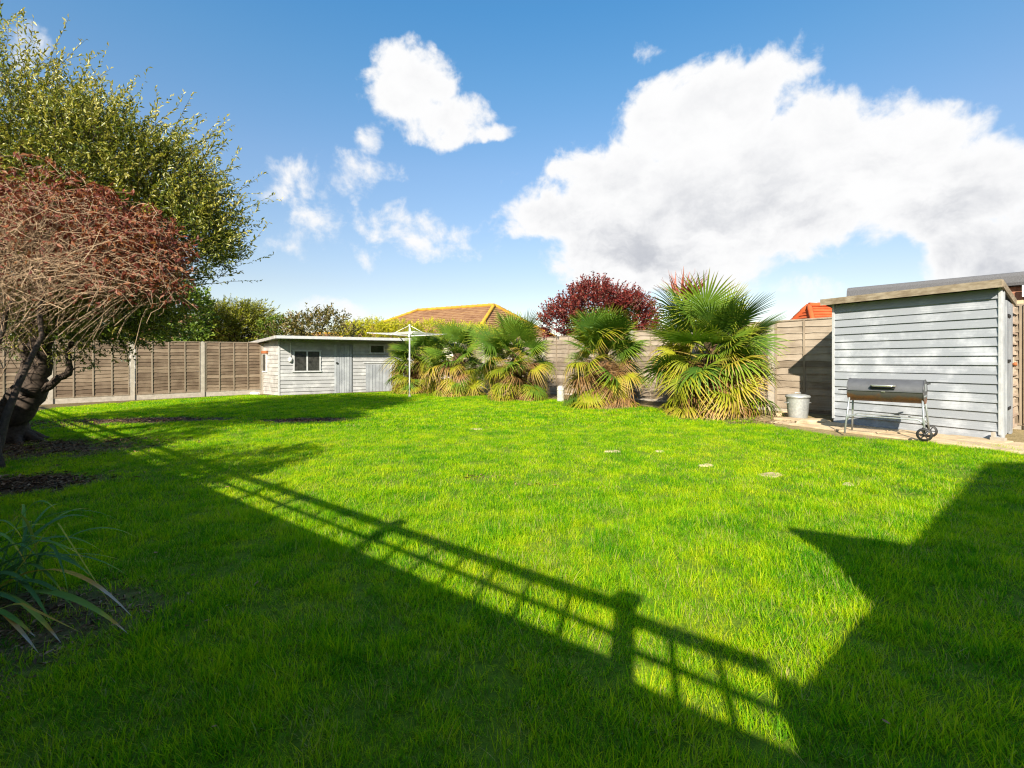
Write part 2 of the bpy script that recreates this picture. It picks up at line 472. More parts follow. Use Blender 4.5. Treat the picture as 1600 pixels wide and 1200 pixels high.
def lap_fence(root, P0, P1, H0, H1, nb, nbat, mat, away, cap=True):
    """one panel between two posts: frame mesh, then boards and battens as its sub-parts; away = unit vector from the viewer's side"""
    D = (P1-P0); L = D.length; D.normalize()
    z0, z1 = gz(P0.x)+H0, gz(P1.x)+H0
    slope = (z1-z0)/L; Dx = Vector((D.x, D.y, slope)); H = H1-H0
    a = Vector((P0.x, P0.y, z0)); fr = MB()
    if cap: fr.beam(a+Vector((0,0,H+.012))+Dx*.01, a+Dx*(L-.01)+Vector((0,0,H+.012)), .058, .024)
    for s in (.0, 1.):
        q = a + Dx*(.035+s*(L-.07)) - away*.024
        fr.beam(q, q+Vector((0,0,H)), .02, .036, up=Dx)
    fr.beam(a+Dx*.01+Vector((0,0,.012))-away*.010, a+Dx*(L-.01)+Vector((0,0,.012))-away*.010, .05, .03)
    f = fr.build('panel_frame', M['batten'], root)
    bh = H/nb
    for i in range(nb):
        b = a + Dx*.01 + Vector((0,0,bh*i+.01+RNG.uniform(-.008,.008)))
        place('board', RNG.choice(LAPB[mat]), frame(b, Dx*(L-.02), away*.026, Vector((0,0,bh*(1.0 if i == nb-1 else 1.05)))), f)
    for k in range(nbat):
        t = (k+1)/(nbat+1)
        q = a + Dx*(L*t-.018) - away*.032
        place('batten', BATTEN, frame(q, Dx*.036, away*.018, Vector((0,0,H-.005))), f)
def post(root, P, H, w, mat, D, name='post', cap=0.0):
    P = Vector((P.x, P.y, gz(P.x)-.03)); n = Vector((-D.y, D.x, 0))
    mb = MB().obox(P+Vector((0,0,H/2)), D*w/2, n*w/2, Vector((0,0,H/2)))
    if cap: mb.obox(P+Vector((0,0,H+.02)), D*(w/2+cap), n*(w/2+cap), Vector((0,0,.022)))
    else:
        mb.add([P+Vector((0,0,H))+sx*D*w/2+sy*n*w/2 for sy in (-1,1) for sx in (-1,1)] + [P+Vector((0,0,H+.02))], [(0,1,4),(1,3,4),(3,2,4),(2,0,4)])
    return mb.build(name, mat, root)

def back_fence():
    r = thing('panel_fence', (FL0.x, FL0.y, gz(FL0.x)), 'weathered brown lap panel fence with concrete posts left of the low shed', 'fence')
    away = Vector((-FLD.y, FLD.x, 0)); pitch = 1.93
    pts = [FL0 + FLD*pitch*k for k in range(-2, 7)]
    for k, p in enumerate(pts): post(r, p, 1.96, .115, M['concrete'], FLD)
    for k in range(len(pts)-1):
        a, b = pts[k]+FLD*.06, pts[k+1]-FLD*.06
        lap_fence(r, a, b, .17, 1.92, 15, 3, 'lap', away)
        za, zb = gz(a.x), gz(b.x)
        MB().beam((a.x,a.y,za+.06), (b.x,b.y,zb+.06), .05, .20).build('gravel_board', M['concrete'], r)
back_fence()

def right_fence():
    r = thing('panel_fence', (FR0.x, FR0.y, gz(FR0.x)), 'sunlit pale grey lap panel fence behind the row of palms', 'fence')
    away = Vector((FRD.y, -FRD.x, 0)); pitch = 1.93
    pts = [FR0 + FRD*pitch*k for k in range(-2, 8)]
    for p in pts: post(r, p, 1.98, .13, M['concrete'], FRD)
    for k in range(len(pts)-1):
        a, b = pts[k]+FRD*.065, pts[k+1]-FRD*.065
        lap_fence(r, a, b, .07, 1.93, 13, 2, 'lap_pale', away)
        MB().beam((a.x,a.y,gz(a.x)+.0), (b.x,b.y,gz(b.x)+.0), .05, .12).build('gravel_board', M['concrete'], r)
right_fence()

def trellis_fence():
    r = thing('trellis_fence', (FT0.x, FT0.y, gz(FT0.x)), 'close boarded fence topped with square trellis that shades the lawn', 'fence')
    away = Vector((-FTD.y, FTD.x, 0))
    if away.dot(Vector((0,1,0))) > 0: away = -away
    pitch = 1.78; H = 1.62; HT = 1.93
    pts = [FT0 - FTD*(pitch+.62)] + [FT0 + FTD*pitch*k for k in range(-1, 10)]
    for k, p in enumerate(pts): post(r, p, HT+.06 if k else HT-.06, .075, M['lath'], FTD, cap=.02 if k else 0)
    slat = MB().box((0,-.5,0), (1,.5,1)).mesh('slat', M['lath'])
    brd = MB().box((0,-.5,0), (1,.5,1)).mesh('board', M['lap'])
    for k in range(len(pts)-1):
        H, HT = (1.57, 1.88) if k == 0 else (1.62, 1.93)
        ns = 3 if k == 0 else 7; nb = 4 if k == 0 else 12
        a = pts[k]+FTD*.034; b = pts[k+1]-FTD*.034; L = (b-a).length
        sl = (gz(b.x)-gz(a.x))/L; Dx = Vector((FTD.x, FTD.y, sl)); a = Vector((a.x, a.y, gz(a.x)))
        p = MB().beam(a+Vector((0,0,H)), a+Dx*L+Vector((0,0,H)), .06, .05).build('panel_frame', M['lath'], r)
        for i in range(nb):
            q = a + Dx*(L*i/nb)
            place('board', brd, frame(q, Dx*(L/nb*.998), away*.02, Vector((0,0,H-.03))), p)
        t = MB().beam(a+Vector((0,0,HT)), a+Dx*L+Vector((0,0,HT)), .05, .05).build('trellis_frame', M['lath'], r)
        zm = (H+HT)/2
        place('slat', slat, frame(a+Vector((0,0,zm-.014)), Dx*L, away*.02, Vector((0,0,.026))), t)
        for i in range(1, ns):
            q = a + Dx*(L*i/ns-.013) + Vector((0,0,H+.026)) + away*.021
            place('slat', slat, frame(q, Dx*.026, away*.02, Vector((0,0,HT-H-.052))), t)
trellis_fence()
def side_gate():
    a = FT0 - FTD*(1.78+.645); b = Vector((.96, -.42, 0)); a.z = gz(a.x); b.z = gz(b.x)
    D = (b-a).normalized(); L = (b-a).length; n = Vector((-D.y, D.x, 0)); H = 1.80
    r = thing('side_gate', a.lerp(b, .5), 'ledged timber side gate between the trellis fence and the bungalow', 'gate')
    brd = unit_box('board', M['lap'])
    for i in range(8): place('board', brd, frame(a+D*(L*i/8)+Vector((0,0,.04)), D*(L/8*.995), n*.022, Vector((0,0,H-.04))), r)
    for z in (.3, 1.5): MB().beam(a+D*.03+n*.026+Vector((0,0,z)), b-D*.03+n*.026+Vector((0,0,z)), .03, .1).build('ledge', M['lap'], r)
    MB().obox(a+D*.12+n*.055+Vector((0,0,1.0)), D*.06, n*.012, Vector((0,0,.02))).build('latch', M['dark'], r)
side_gate()

# ------------------------------------------------------------------ sheds
def clad_mesh(name, mat):                        # unit feather-edge board: front face leans out towards the bottom
    return MB().add([(0,-1,0),(1,-1,0),(1,-.25,1.06),(0,-.25,1.06),(0,.2,0),(1,.2,0),(1,.2,1.06),(0,.2,1.06)],
                    [(0,1,2,3),(5,4,7,6),(0,4,5,1),(3,2,6,7),(0,3,7,4),(1,5,6,2)]).mesh(name, mat)
CLAD = {k: clad_mesh('board', M[k]) for k in ('grey_board', 'warm_board', 'white_board', 'grey_plank')}
PLANK = unit_box('plank', M['grey_plank'])

def cladding(parent, a, b, out, zlo, zhi_a, zhi_b, n, mat, t=.03, skip=()):
    """boards along a->b from zlo up; the wall top may slope from zhi_a to zhi_b"""
    D = b-a; L = D.length; D.normalize(); top = max(zhi_a, zhi_b); bh = (top-zlo)/n
    for i in range(n):
        z = zlo + bh*i; s0, s1 = 0.0, L
        if zhi_a != zhi_b:                       # clip against the sloping top
            zm = z + bh*.55
            fr = (zm-zhi_a)/(zhi_b-zhi_a)
            if 0 < fr < 1:
                if zhi_b > zhi_a: s0 = L*fr
                else: s1 = L*fr
            elif zm > max(zhi_a, zhi_b): continue
        segs = [(s0, s1)]
        for u0, u1, w0, w1 in skip:              # openings: along, up
            if z+bh*.5 > w0 and z+bh*.5 < w1:
                ns = []
                for q0, q1 in segs:
                    if u0 > q0: ns.append((q0, min(q1, u0)))
                    if u1 < q1: ns.append((max(q0, u1), q1))
                segs = ns
        for q0, q1 in segs:
            if q1-q0 < .03: continue
            h = min(bh, top-z)
            tilt = RNG.uniform(-.004, .004)
            place('board', CLAD[mat], frame(Vector((a.x,a.y,z))+D*q0, D*(q1-q0)+Vector((0,0,tilt)), -out*(t*RNG.uniform(.85,1.1)), Vector((0,0,h))), parent)

def right_shed():
    A = ground(1301, 662); B = ground(1566, 692)
    D = (B-A); D.z = 0; D.normalize()
    S = Vector((.77, .64, 0)).normalized()
    out = Vector((D.y, -D.x, 0))
    if out.y > 0: out = -out
    zb = (gz(A.x)+gz(B.x))/2 + .02; zt = 2.16
    r = thing('garden_shed', (A.x, A.y, gz(A.x)), 'tall pale grey clapboard shed with felt roof behind the barrel barbecue', 'shed')
    dep = 1.25
    C, E = B+S*dep, A+S*dep
    # dark core behind the boards
    core = MB(); ins = [A+D*.03-out*.03+S*.02, B-D*.03-out*.03+S*.02, C-D*.03, E+D*.03]
    vs = [(p.x,p.y,z) for z in (zb, zt-.03) for p in ins]
    vs[6] = (vs[6][0], vs[6][1], zt-.16); vs[7] = (vs[7][0], vs[7][1], zt-.16)
    core.add(vs, [(0,3,2,1),(4,5,6,7),(0,1,5,4),(1,2,6,5),(2,3,7,6),(3,0,4,7)])
    w = core.build('wall', M['grey_trim'], r)
    cladding(w, A+D*.03, B-D*.025, out, zb, zt-.04, zt-.04, 16, 'grey_board')
    for P, s in ((A, 1), (B, -1)):
        q = P + D*(.03 if s > 0 else .012)*s + out*.012
        MB().obox(q+Vector((0,0,(zb+zt)/2+ (0 if s < 0 else 0))), D*(.018 if s > 0 else .013), out*.026, Vector((0,0,(zt-zb)/2-.012))).build('corner_board', M['grey_trim'], r)
    # side wall with its door, planks upright
    so = Vector((S.y, -S.x, 0))
    if so.x < 0: so = -so
    n = 12
    for i in range(n):
        q = B + S*(.08+i*(dep-.1)/n)
        h = zt-.05-.11*(i+.5)/n - zb
        if 1 <= i <= 9: continue
        place('plank', PLANK, frame(Vector((q.x,q.y,zb)), S*((dep-.1)/n*.99), so*.03, Vector((0,0,h))), w)
    d = MB().obox(B+S*(.08+5.5*(dep-.1)/n)+so*.012+Vector((0,0,zb+.92)), S*((dep-.1)/n*4.42), so*.018, Vector((0,0,.9))).build('door', M['grey_plank'], r)
    for z in (.35, 1.0, 1.62):
        MB().obox(B+S*.42+so*.038+Vector((0,0,zb+z)), S*.15, so*.006, Vector((0,0,.018))).build('hinge', M['dark'], d)
    MB().lathe(B+S*.98+so*.03+Vector((0,0,zb+.95)), [(0,.05),(.025,.045),(.03,.02),(.012,0)], 10, axis=so).build('door_knob', M['rust'], d)
    # roof: sloping slab, felt on top, bare timber fascia along the front and the side
    zf = zt+.05; zk = zt-.10; ov = .14
    c = [A-D*.10+out*ov, B+D*.03+out*ov, C+D*.03, E-D*.10]
    zz = [zf, zf, zk, zk]
    lo = [(p.x,p.y,z-.045) for p, z in zip(c, zz)]; hi = [(p.x,p.y,z+.012) for p, z in zip(c, zz)]
    rf = MB().add(lo+hi, [(0,3,2,1),(4,5,6,7),(0,1,5,4),(1,2,6,5),(2,3,7,6),(3,0,4,7)]).build('roof', M['felt'], r)
    MB().beam(Vector((c[0].x,c[0].y,zf-.03))+out*.016-D*.01, Vector((c[1].x,c[1].y,zf-.03))+out*.016+D*.02, .026, .105).build('fascia', M['fascia'], rf)
    MB().beam(Vector((c[1].x,c[1].y,zf-.03))+so*.016, Vector((c[2].x,c[2].y,zk-.03))+so*.016, .024, .095).build('fascia', M['fascia'], rf)
    # a grey block and bits at the foot of the corner
    k = thing('concrete_block', ground(1560, 693), 'small pale concrete block at the foot of the grey shed corner', 'block')
    g = ground(1560, 693)
    MB().obox(g+Vector((0,0,.05)), D*.07, out*.04, Vector((0,0,.03))).obox(g+Vector((0,0,.10))-D*.05, D*.012, out*.03, Vector((0,0,.045))).build('body', M['concrete'], k)
    return A, B, D, S, out
SH_A, SH_B, SH_D, SH_S, SH_OUT = right_shed()

def paving():
    # slabs along the foot of the shed, each its own piece of the path
    r = thing('paving', ground(1420, 692), None, None); tag(r, 'strip of worn sandstone slabs along the foot of the grey shed', 'paving', kind='structure')
    base = SH_A - SH_D*.75
    for row, (o0, o1) in enumerate(((.02, .40), (.415, .80))):
        s = -.1 if row == 0 else .12
        while s < 3.9:
            L = RNG.uniform(.5, .68)
            p0 = base + SH_D*s; corners = []
            for u, v in ((.006, o0), (L-.006, o0), (L-.006, o1+RNG.uniform(-.03,.03)), (.006, o1+RNG.uniform(-.03,.03))):
                q = p0 + SH_D*u + SH_OUT*v + Vector((RNG.uniform(-.008,.008), RNG.uniform(-.008,.008), 0)); corners.append(q)
            t = RNG.uniform(.030,.045) - (.012 if row else 0)
            lo = [(q.x,q.y,gz(q.x)-.02) for q in corners]; mid = [(q.x,q.y,gz(q.x)+t-.006) for q in corners]
            cen = sum(corners, Vector())/4
            top = [(q.x+(cen.x-q.x)*.02, q.y+(cen.y-q.y)*.02, gz(q.x)+t+RNG.uniform(-.004,.004)) for q in corners]
            MB().add(lo+mid+top, [(0,1,5,4),(1,2,6,5),(2,3,7,6),(3,0,4,7),(4,5,9,8),(5,6,10,9),(6,7,11,10),(7,4,8,11),(8,9,10,11)]).build('slab', M['stone'], r)
            s += L+.01
paving()

def low_shed():
    Y0 = 17.0
    P = at_depth(436, 616, Y0); P.z = 0
    D = Vector((.876, .482, 0)).normalized()
    out = Vector((D.y, -D.x, 0))
    zb = gz(P.x)-.02
    r = thing('low_shed', (P.x, P.y, gz(P.x)), 'low whitewashed clapboard outbuilding with flat roof in the far corner', 'shed')
    L = (on_wall(655, 600, P, D)-P); L.z = 0; L = L.length
    Q = P + D*L
    zt = at_depth(433, 529, Y0).z
    # side wall receding to the left, lower at the back
    Sd = Vector((-.74, .672, 0)).normalized()
    pb = on_wall(391, 600, P, Sd); SB = Vector((pb.x, pb.y, 0)); sl = (SB-P).length
    zs = on_wall(388, 541, P, Sd).z
    so = Vector((Sd.y, -Sd.x, 0))
    if so.y > 0: so = -so
    SQ = Q + Sd*sl
    ins = [P+D*.03-out*.04, Q-D*.03-out*.04, SQ-D*.03, SB+D*.05]
    vs = [(p.x,p.y,zb) for p in ins] + [(ins[0].x,ins[0].y,zt-.02),(ins[1].x,ins[1].y,zt-.02),(ins[2].x,ins[2].y,zs-.02),(ins[3].x,ins[3].y,zs-.02)]
    w = MB().add(vs, [(0,3,2,1),(4,5,6,7),(0,1,5,4),(1,2,6,5),(2,3,7,6),(3,0,4,7)]).build('wall', M['grey_trim'], r)
    def u(px, py):
        q = on_wall(px, py, P, D); return (Vector((q.x,q.y,0))-P).length, q.z
    def us(px, py):
        q = on_wall(px, py, P, Sd); return (Vector((q.x,q.y,0))-P).length, q.z
    wx0, wz1 = u(459, 549); wx1, wz0 = u(500, 579)
    dx0, dz1 = u(522, 538); dx1, _ = u(549.5, 560)
    ex0, ez1 = u(571, 568.5); ex1 = ex0+1.05
    vx0, vz1 = u(578, 540); vx1, vz0 = u(600, 551)
    cladding(w, P+D*.04, Q, out, zb, zt, zt, 15, 'white_board', t=.036,
             skip=((wx0,wx1,wz0,wz1),(dx0,dx1,zb,dz1),(ex0,ex1,zb,ez1),(vx0,vx1,vz0,vz1)))
    s0, sz1 = us(418, 551); s1, sz0 = us(402, 579)
    cladding(w, P+Sd*.02, SB, so, zb, zt, zs, 14, 'warm_board', t=.03, skip=((s0,s1,sz0,sz1),))
    MB().obox(P+Vector((0,0,(zb+zt)/2))+out*.0-D*.005, D*.025, out*.04, Vector((0,0,(zt-zb)/2))).build('corner_board', M['grey_trim'], r)
    # the wide window in the front
    def window(a0, a1, z0, z1, D_, o_, org, n, mt):
        f = MB(); t = .05; c = org+o_*.03
        V = lambda a, z: Vector((c.x+D_.x*a, c.y+D_.y*a, z))
        f.beam(V(a0-t,z0-t/2), V(a1+t,z0-t/2), .07, t, up=(0,0,1)); f.beam(V(a0-t,z1+t/2), V(a1+t,z1+t/2), .06, t)
        for k in range(n+1):
            a = a0 + (a1-a0)*k/n; f.beam(V(a,z0), V(a,z1), t, .06, up=o_)
        wn = f.build('window', mt, r)
        for k in range(n):
            b0 = a0+(a1-a0)*k/n+t/2; b1 = a0+(a1-a0)*(k+1)/n-t/2; mid = V((b0+b1)/2, (z0+z1)/2)+o_*.012
            MB().obox(mid, D_*((b1-b0)/2+.01), o_*.004, Vector((0,0,(z1-z0)/2+.01))).build('pane', M['glass'], wn)
        return wn
    window(wx0, wx1, wz0, wz1, D, out, P, 2, M['grey_trim'])
    wn = window(s0, s1, sz0, sz1-.06, Sd, so, P, 2, M['white'])
    c = P+Sd*((s0+s1)/2)+so*.05; lin = MB().obox(Vector((c.x,c.y,sz1+.02)), Sd*((s1-s0)/2+.1), so*.035, Vector((0,0,.05))).build('lintel', M['rust'], wn)
    tag(lin, 'rusty brown lintel over the side window')
    window(vx0, vx1, vz0, vz1, D, out, P, 1, M['grey_trim'])
    # plank doors
    def door(a0, a1, z1, n):
        c = P+D*((a0+a1)/2)+out*.0
        d = MB().obox(Vector((c.x,c.y,(zb+z1)/2)), D*((a1-a0)/2), out*.014, Vector((0,0,(z1-zb)/2))).build('door', M['grey_plank'], r)
        wv = (a1-a0)/n
        for i in range(n):
            q = P+D*(a0+wv*i+.006)+out*(.026+RNG.uniform(-.004,.004))
            place('plank', PLANK, frame(Vector((q.x,q.y,zb+.03)), D*(wv-.012), out*.022, Vector((0,0,z1-zb-.05))), d)
        return d
    d = door(dx0, dx1, dz1, 7)
    ua, uz = u(526, 567); q = P+D*ua+out*.06; MB().obox(Vector((q.x,q.y,uz)), D*.03, out*.03, Vector((0,0,.025))).build('lock', M['dark'], d)
    door(ex0, ex1, ez1, 8)
    c = P+D*((ex0+ex1)/2)+out*.03; MB().obox(Vector((c.x,c.y,ez1+.05)), D*((ex1-ex0)/2+.08), out*.025, Vector((0,0,.03))).build('door_rail', M['grey_trim'], r)
    # a lamp bracket left of the window
    ua, uz = u(453.5, 562); q = P+D*ua+out*.07
    lm = MB().lathe((q.x,q.y,uz-.09), [(.03,.0),(.07,.03),(.075,.12),(.05,.16),(.015,.18)], 12)
    lm.tube([(q.x,q.y,uz+.08), (q.x,q.y,uz+.62)], .012, 5).build('wall_lamp', M['white'], r)
    # roof slab with overhang
    ov = .72
    zr = at_depth(442, 528, Y0-.3).z
    cs = [P-D*.12+out*ov, Q+D*.3+out*ov, SQ+D*.3+Sd*.1, SB-D*.12+Sd*.1]
    zz = [zr, zr, zs+.05, zs+.05]
    lo = [(p.x,p.y,z) for p, z in zip(cs, zz)]; hi = [(p.x,p.y,z+.055) for p, z in zip(cs, zz)]
    rf = MB().add(lo+hi, [(0,3,2,1),(4,5,6,7),(0,1,5,4),(1,2,6,5),(2,3,7,6),(3,0,4,7)]).build('roof', M['pale_felt'], r)
    MB().beam(Vector((cs[0].x,cs[0].y,zr+.02))+out*.014, Vector((cs[1].x,cs[1].y,zr+.02))+out*.014, .024, .10).build('fascia', M['grey_trim'], rf)
    MB().beam(Vector((cs[0].x,cs[0].y,zr+.02))+so*.014, Vector((cs[3].x,cs[3].y,zs+.07))+so*.014, .024, .10).build('fascia', M['warm_board'], rf)
low_shed()

# ------------------------------------------------------------------ the neighbours' buildings
def tile_mat(name, stops):
    m = NT(name); geo = m.n('ShaderNodeNewGeometry'); P = geo.outputs['Position']
    f = m.math('ADD', m.math('MULTIPLY', m.noise(P, 2.0, 5, .6), .6), m.math('MULTIPLY', m.noise(P, 26, 3, .7), .4))
    return m.done(m.pbr(m.ramp(f, *stops), .9, normal=m.bump(m.noise(P, 30, 4), .4, .02), spec=.2))
M['tile'] = tile_mat('lichened_brown_tiles', [(.34, (.13,.062,.034)), (.5, (.23,.125,.066)), (.64, (.31,.19,.085)), (.75, (.36,.24,.065))])
M['lichen'] = tile_mat('yellow_lichen_ridge', [(.3, (.26,.14,.04)), (.55, (.44,.25,.025)), (.75, (.5,.32,.05))])
M['red_tile'] = tile_mat('new_orange_tiles', [(.3, (.34,.06,.018)), (.55, (.44,.09,.028)), (.75, (.5,.13,.05))])
M['render'] = plain('cream_render', (.6,.54,.44), .9, vary=.1, scale=3)
M['brick'] = plain('red_brick', (.34,.16,.10), .9, vary=.3, scale=14)

def roof_courses(rows, p00, p01, p10, p11, thick=.05):
    """stepped tile courses on the quad eave p00->p01, ridge p10->p11"""
    mb = MB(); n = (p01-p00).cross(p10-p00).normalized()
    if n.z < 0: n = -n
    for i in range(rows):
        a, b = i/rows, (i+1)/rows
        l0, r0 = p00.lerp(p10, a), p01.lerp(p11, a); l1, r1 = p00.lerp(p10, b), p01.lerp(p11, b)
        mb.add([l0, r0, r0+n*thick, l0+n*thick, r1+n*.008, l1+n*.008], [(0,1,2,3),(3,2,4,5)])
    return mb
def hip_house(name, label, E, zeave, zridge, R, tile, ridge, rows, wallmat, cat='house'):
    """E: four eave corners in order front-left, front-right, back-right, back-left; R: two ridge ends (left, right)"""
    zb = -0.6
    c = sum((Vector(e) for e in E), Vector())/4
    r = thing(name, (c.x, c.y, zb), label, cat)
    E3 = [Vector((e[0], e[1], zeave)) for e in E]; R3 = [Vector((p[0], p[1], zridge)) for p in R]
    ins = [c + (Vector(e)-c)*.93 for e in E]
    MB().add([(p.x,p.y,zb) for p in ins]+[(p.x,p.y,zeave+.12) for p in ins], [(0,1,5,4),(1,2,6,5),(2,3,7,6),(3,0,4,7),(4,5,6,7)]).build('wall', wallmat, r)
    rf = roof_courses(rows, E3[0], E3[1], R3[0], R3[1])
    for q in ((E3[1],E3[2],R3[1],R3[1]), (E3[2],E3[3],R3[1],R3[0]), (E3[3],E3[0],R3[0],R3[0])):
        k = roof_courses(rows, *q); rf.add(k.v, k.f)
    rf = rf.build('roof', tile, r); rf['kind'] = 'stuff'
    up = Vector((0,0,.06))
    for a, b in ((R3[0],R3[1]), (E3[0],R3[0]), (E3[1],R3[1]), (E3[2],R3[1]), (E3[3],R3[0])):
        n = max(4, int((b-a).length/.45)); pts = []
        for i in range(n):
            pts += [a.lerp(b, i/n)+up+Vector((0,0,.03)), a.lerp(b, (i+.97)/n)+up]
        MB().tube(pts, .13, 6).build('ridge_tiles', ridge, rf)
    g = MB()
    for i in range(4): g.beam(E3[i]+Vector((0,0,-.06)), E3[(i+1)%4]+Vector((0,0,-.06)), .08, .16)
    g.build('fascia', M['white'], r)
    return r
YB = 34.0
rp = at_depth(772, 478, YB); rl = at_depth(600, 486, YB+7); 
er = at_depth(846, 506, YB-.6); ef = at_depth(748, 524, YB-3.6)
zrid = rp.z; zeav = 2.35
hip_house('bungalow', 'brown tiled bungalow roof with yellow lichen ridges behind the palms', 
          [(rp.x-12.6, YB+1.2, 0), (rp.x-1.2, YB-4.6, 0), (rp.x+5.6, YB+2.6, 0), (rp.x-5.8, YB+9.0, 0)], zeav, zrid,
          [(rp.x-6.2, YB+3.6, 0), (rp.x, YB, 0)], M['tile'], M['lichen'], 17, M['render'])
def red_roof():
    Y = 24.0; p0 = at_depth(1264, 479, Y); z = p0.z
    hip_house('cottage', 'bright orange tiled roof between the pale fence and the grey shed', 
              [(p0.x-.9, Y-2.2, 0), (p0.x+7, Y-2.2, 0), (p0.x+7, Y+2.6, 0), (p0.x-.9, Y+2.6, 0)], 1.75, z, [(p0.x+.0, Y, 0), (p0.x+4.6, Y, 0)], M['red_tile'], M['red_tile'], 14, M['brick'])
red_roof()
hip_house('distant_house', 'red brown roof glimpsed under the tree beyond the back fence', [(-24,26,0),(-17.5,23.5,0),(-15.5,28,0),(-22,31,0)], 2.0, 3.6, [(-20.9,28.3,0),(-18.6,27.2,0)], M['tile'], M['tile'], 12, M['white'])
hip_house('far_bungalow', 'low orange roof just showing over the low shed', [(-20,38,0),(-9.5,38,0),(-9.5,44,0),(-20,44,0)], 2.4, 3.4, [(-17,41,0),(-12.5,41,0)], M['tile'], M['lichen'], 12, M['render'])

def flat_garage():
    a = at_depth(1323, 467, 12.1); b = at_depth(1600, 444, 9.8)
    D = (b-a); D.z = 0; D.normalize(); n = Vector((-D.y, D.x, 0))
    if n.y < 0: n = -n
    z = a.z; a.z = 0; b = a + D*8.0; c, e = b+n*4, a+n*4
    r = thing('flat_garage', (a.x, a.y, gz(a.x)), 'flat roofed garage with dark felt edge behind the grey shed', 'garage')
    w = [a+D*.15+n*.15, b+n*.15, c, e+D*.15]
    zt = z-.02
    MB().add([(p.x,p.y,-.1) for p in w]+[(p.x,p.y,zt) for p in w], [(0,1,5,4),(1,2,6,5),(2,3,7,6),(3,0,4,7),(4,5,6,7)]).build('wall', M['brick'], r)
    rf = MB(); prof = [(0,0),(-.02,.06),(-.0,.20),(.06,.27),(.2,.30),(4.0,.33)]
    m = []
    for s in (0., 8.0):
        for u, h in prof: m.append(a + D*s + n*u + Vector((0,0,z+h)))
    k = len(prof)
    rf.add(m, [(i, i+k, i+k+1, i+1) for i in range(k-1)] + [tuple(range(k)), tuple(reversed(range(k, 2*k)))]).build('roof', M['felt'], r)
    q = a + D*3.05
    MB().beam(Vector((q.x,q.y,z-.13))-n*.01, Vector((b.x,b.y,z-.13))-n*.01, .03, .24).build('fascia', M['white'], r)
flat_garage()

def side_trellis():
    pb = ground(1592, 666); r = thing('garden_trellis', pb, 'narrow pink grey trellis panel with tan timber post beside the grey shed', 'trellis')
    S = Vector((.79, .613, 0)).normalized(); n = Vector((S.y, -S.x, 0))
    a = pb - S*1.0; H = 1.88
    MB().obox(pb+Vector((0,0,1.02)), S*.055, n*.055, Vector((0,0,1.03))).build('post', M['post_timber'], r)
    slat = unit_box('slat', M['lath'])
    for i in range(6):
        q = a + S*(.9*i/5); place('slat', slat, frame(Vector((q.x,q.y,q.z+.03)), S*.03, n*.02, Vector((0,0,H))), r)
    for i in range(12):
        q = a + Vector((0,0,.06+H*i/12.0)) + n*.021; place('slat', slat, frame(q, S*.94, n*.018, Vector((0,0,.03))), r)
    MB().beam(pb+S*.07+Vector((0,0,.95)), pb+S*1.9+Vector((0,0,.95)), .04, 1.85).build('panel', M['brick'], r)
side_trellis()

def house():
    """the bungalow the picture is taken from: wall and hipped roof to the right of and behind the camera; only its shadow shows"""
    r = thing('bungalow', (5.5, -3.2, gz(5)), 'rendered bungalow with hipped tile roof whose shadow falls on the lawn', 'house')
    x0, x1, yf, yb = 1.50, 11.5, -.62, -6.2
    w = MB().box((x0+.35, yb+.3, -.1), (x1-.3, yf-.35, 2.42)).build('wall', M['render'], r)
    for xw in (3.2, 6.4, 9.2):
        f = MB().box((xw-.75, yf-.35, .9), (xw+.75, yf-.30, 2.05)).build('window', M['white'], r)
        MB().box((xw-.68, yf-.299, .97), (xw-.03, yf-.292, 1.98)).build('pane', M['glass'], f)
        MB().box((xw+.03, yf-.299, .97), (xw+.68, yf-.292, 1.98)).build('pane', M['glass'], f)
    E3 = [Vector((x0,yf,2.42)), Vector((x1,yf,2.42)), Vector((x1,yb,2.42)), Vector((x0,yb,2.42))]
    R3 = [Vector((2.84,-3.1,5.6)), Vector((10.0,-3.3,5.6))]
    rf = roof_courses(16, E3[0], E3[1], R3[0], R3[1])
    for q in ((E3[1],E3[2],R3[1],R3[1]), (E3[2],E3[3],R3[1],R3[0]), (E3[3],E3[0],R3[0],R3[0])):
        k = roof_courses(16, *q); rf.add(k.v, k.f)
    rf.build('roof', M['tile'], r)['kind'] = 'stuff'
    def prism(pts, z0, z1):
        n = len(pts)
        return MB().add([(x,y,z0) for x, y in pts]+[(x,y,z1) for x, y in pts], [tuple(reversed(range(n))), tuple(range(n,2*n))]+[(i,(i+1)%n,n+(i+1)%n,n+i) for i in range(n)])
    p = prism([(.97,-2.4),(1.84,-2.4),(1.84,-.99),(1.52,-.66),(.97,-.33)], -.1, 2.30).build('porch', M['render'], r)
    prism([(.90,-2.45),(1.84,-2.45),(1.84,-.975),(1.55,-.625),(.90,-.25)], 2.303, 2.40).build('porch_roof', M['felt'], p)
house()

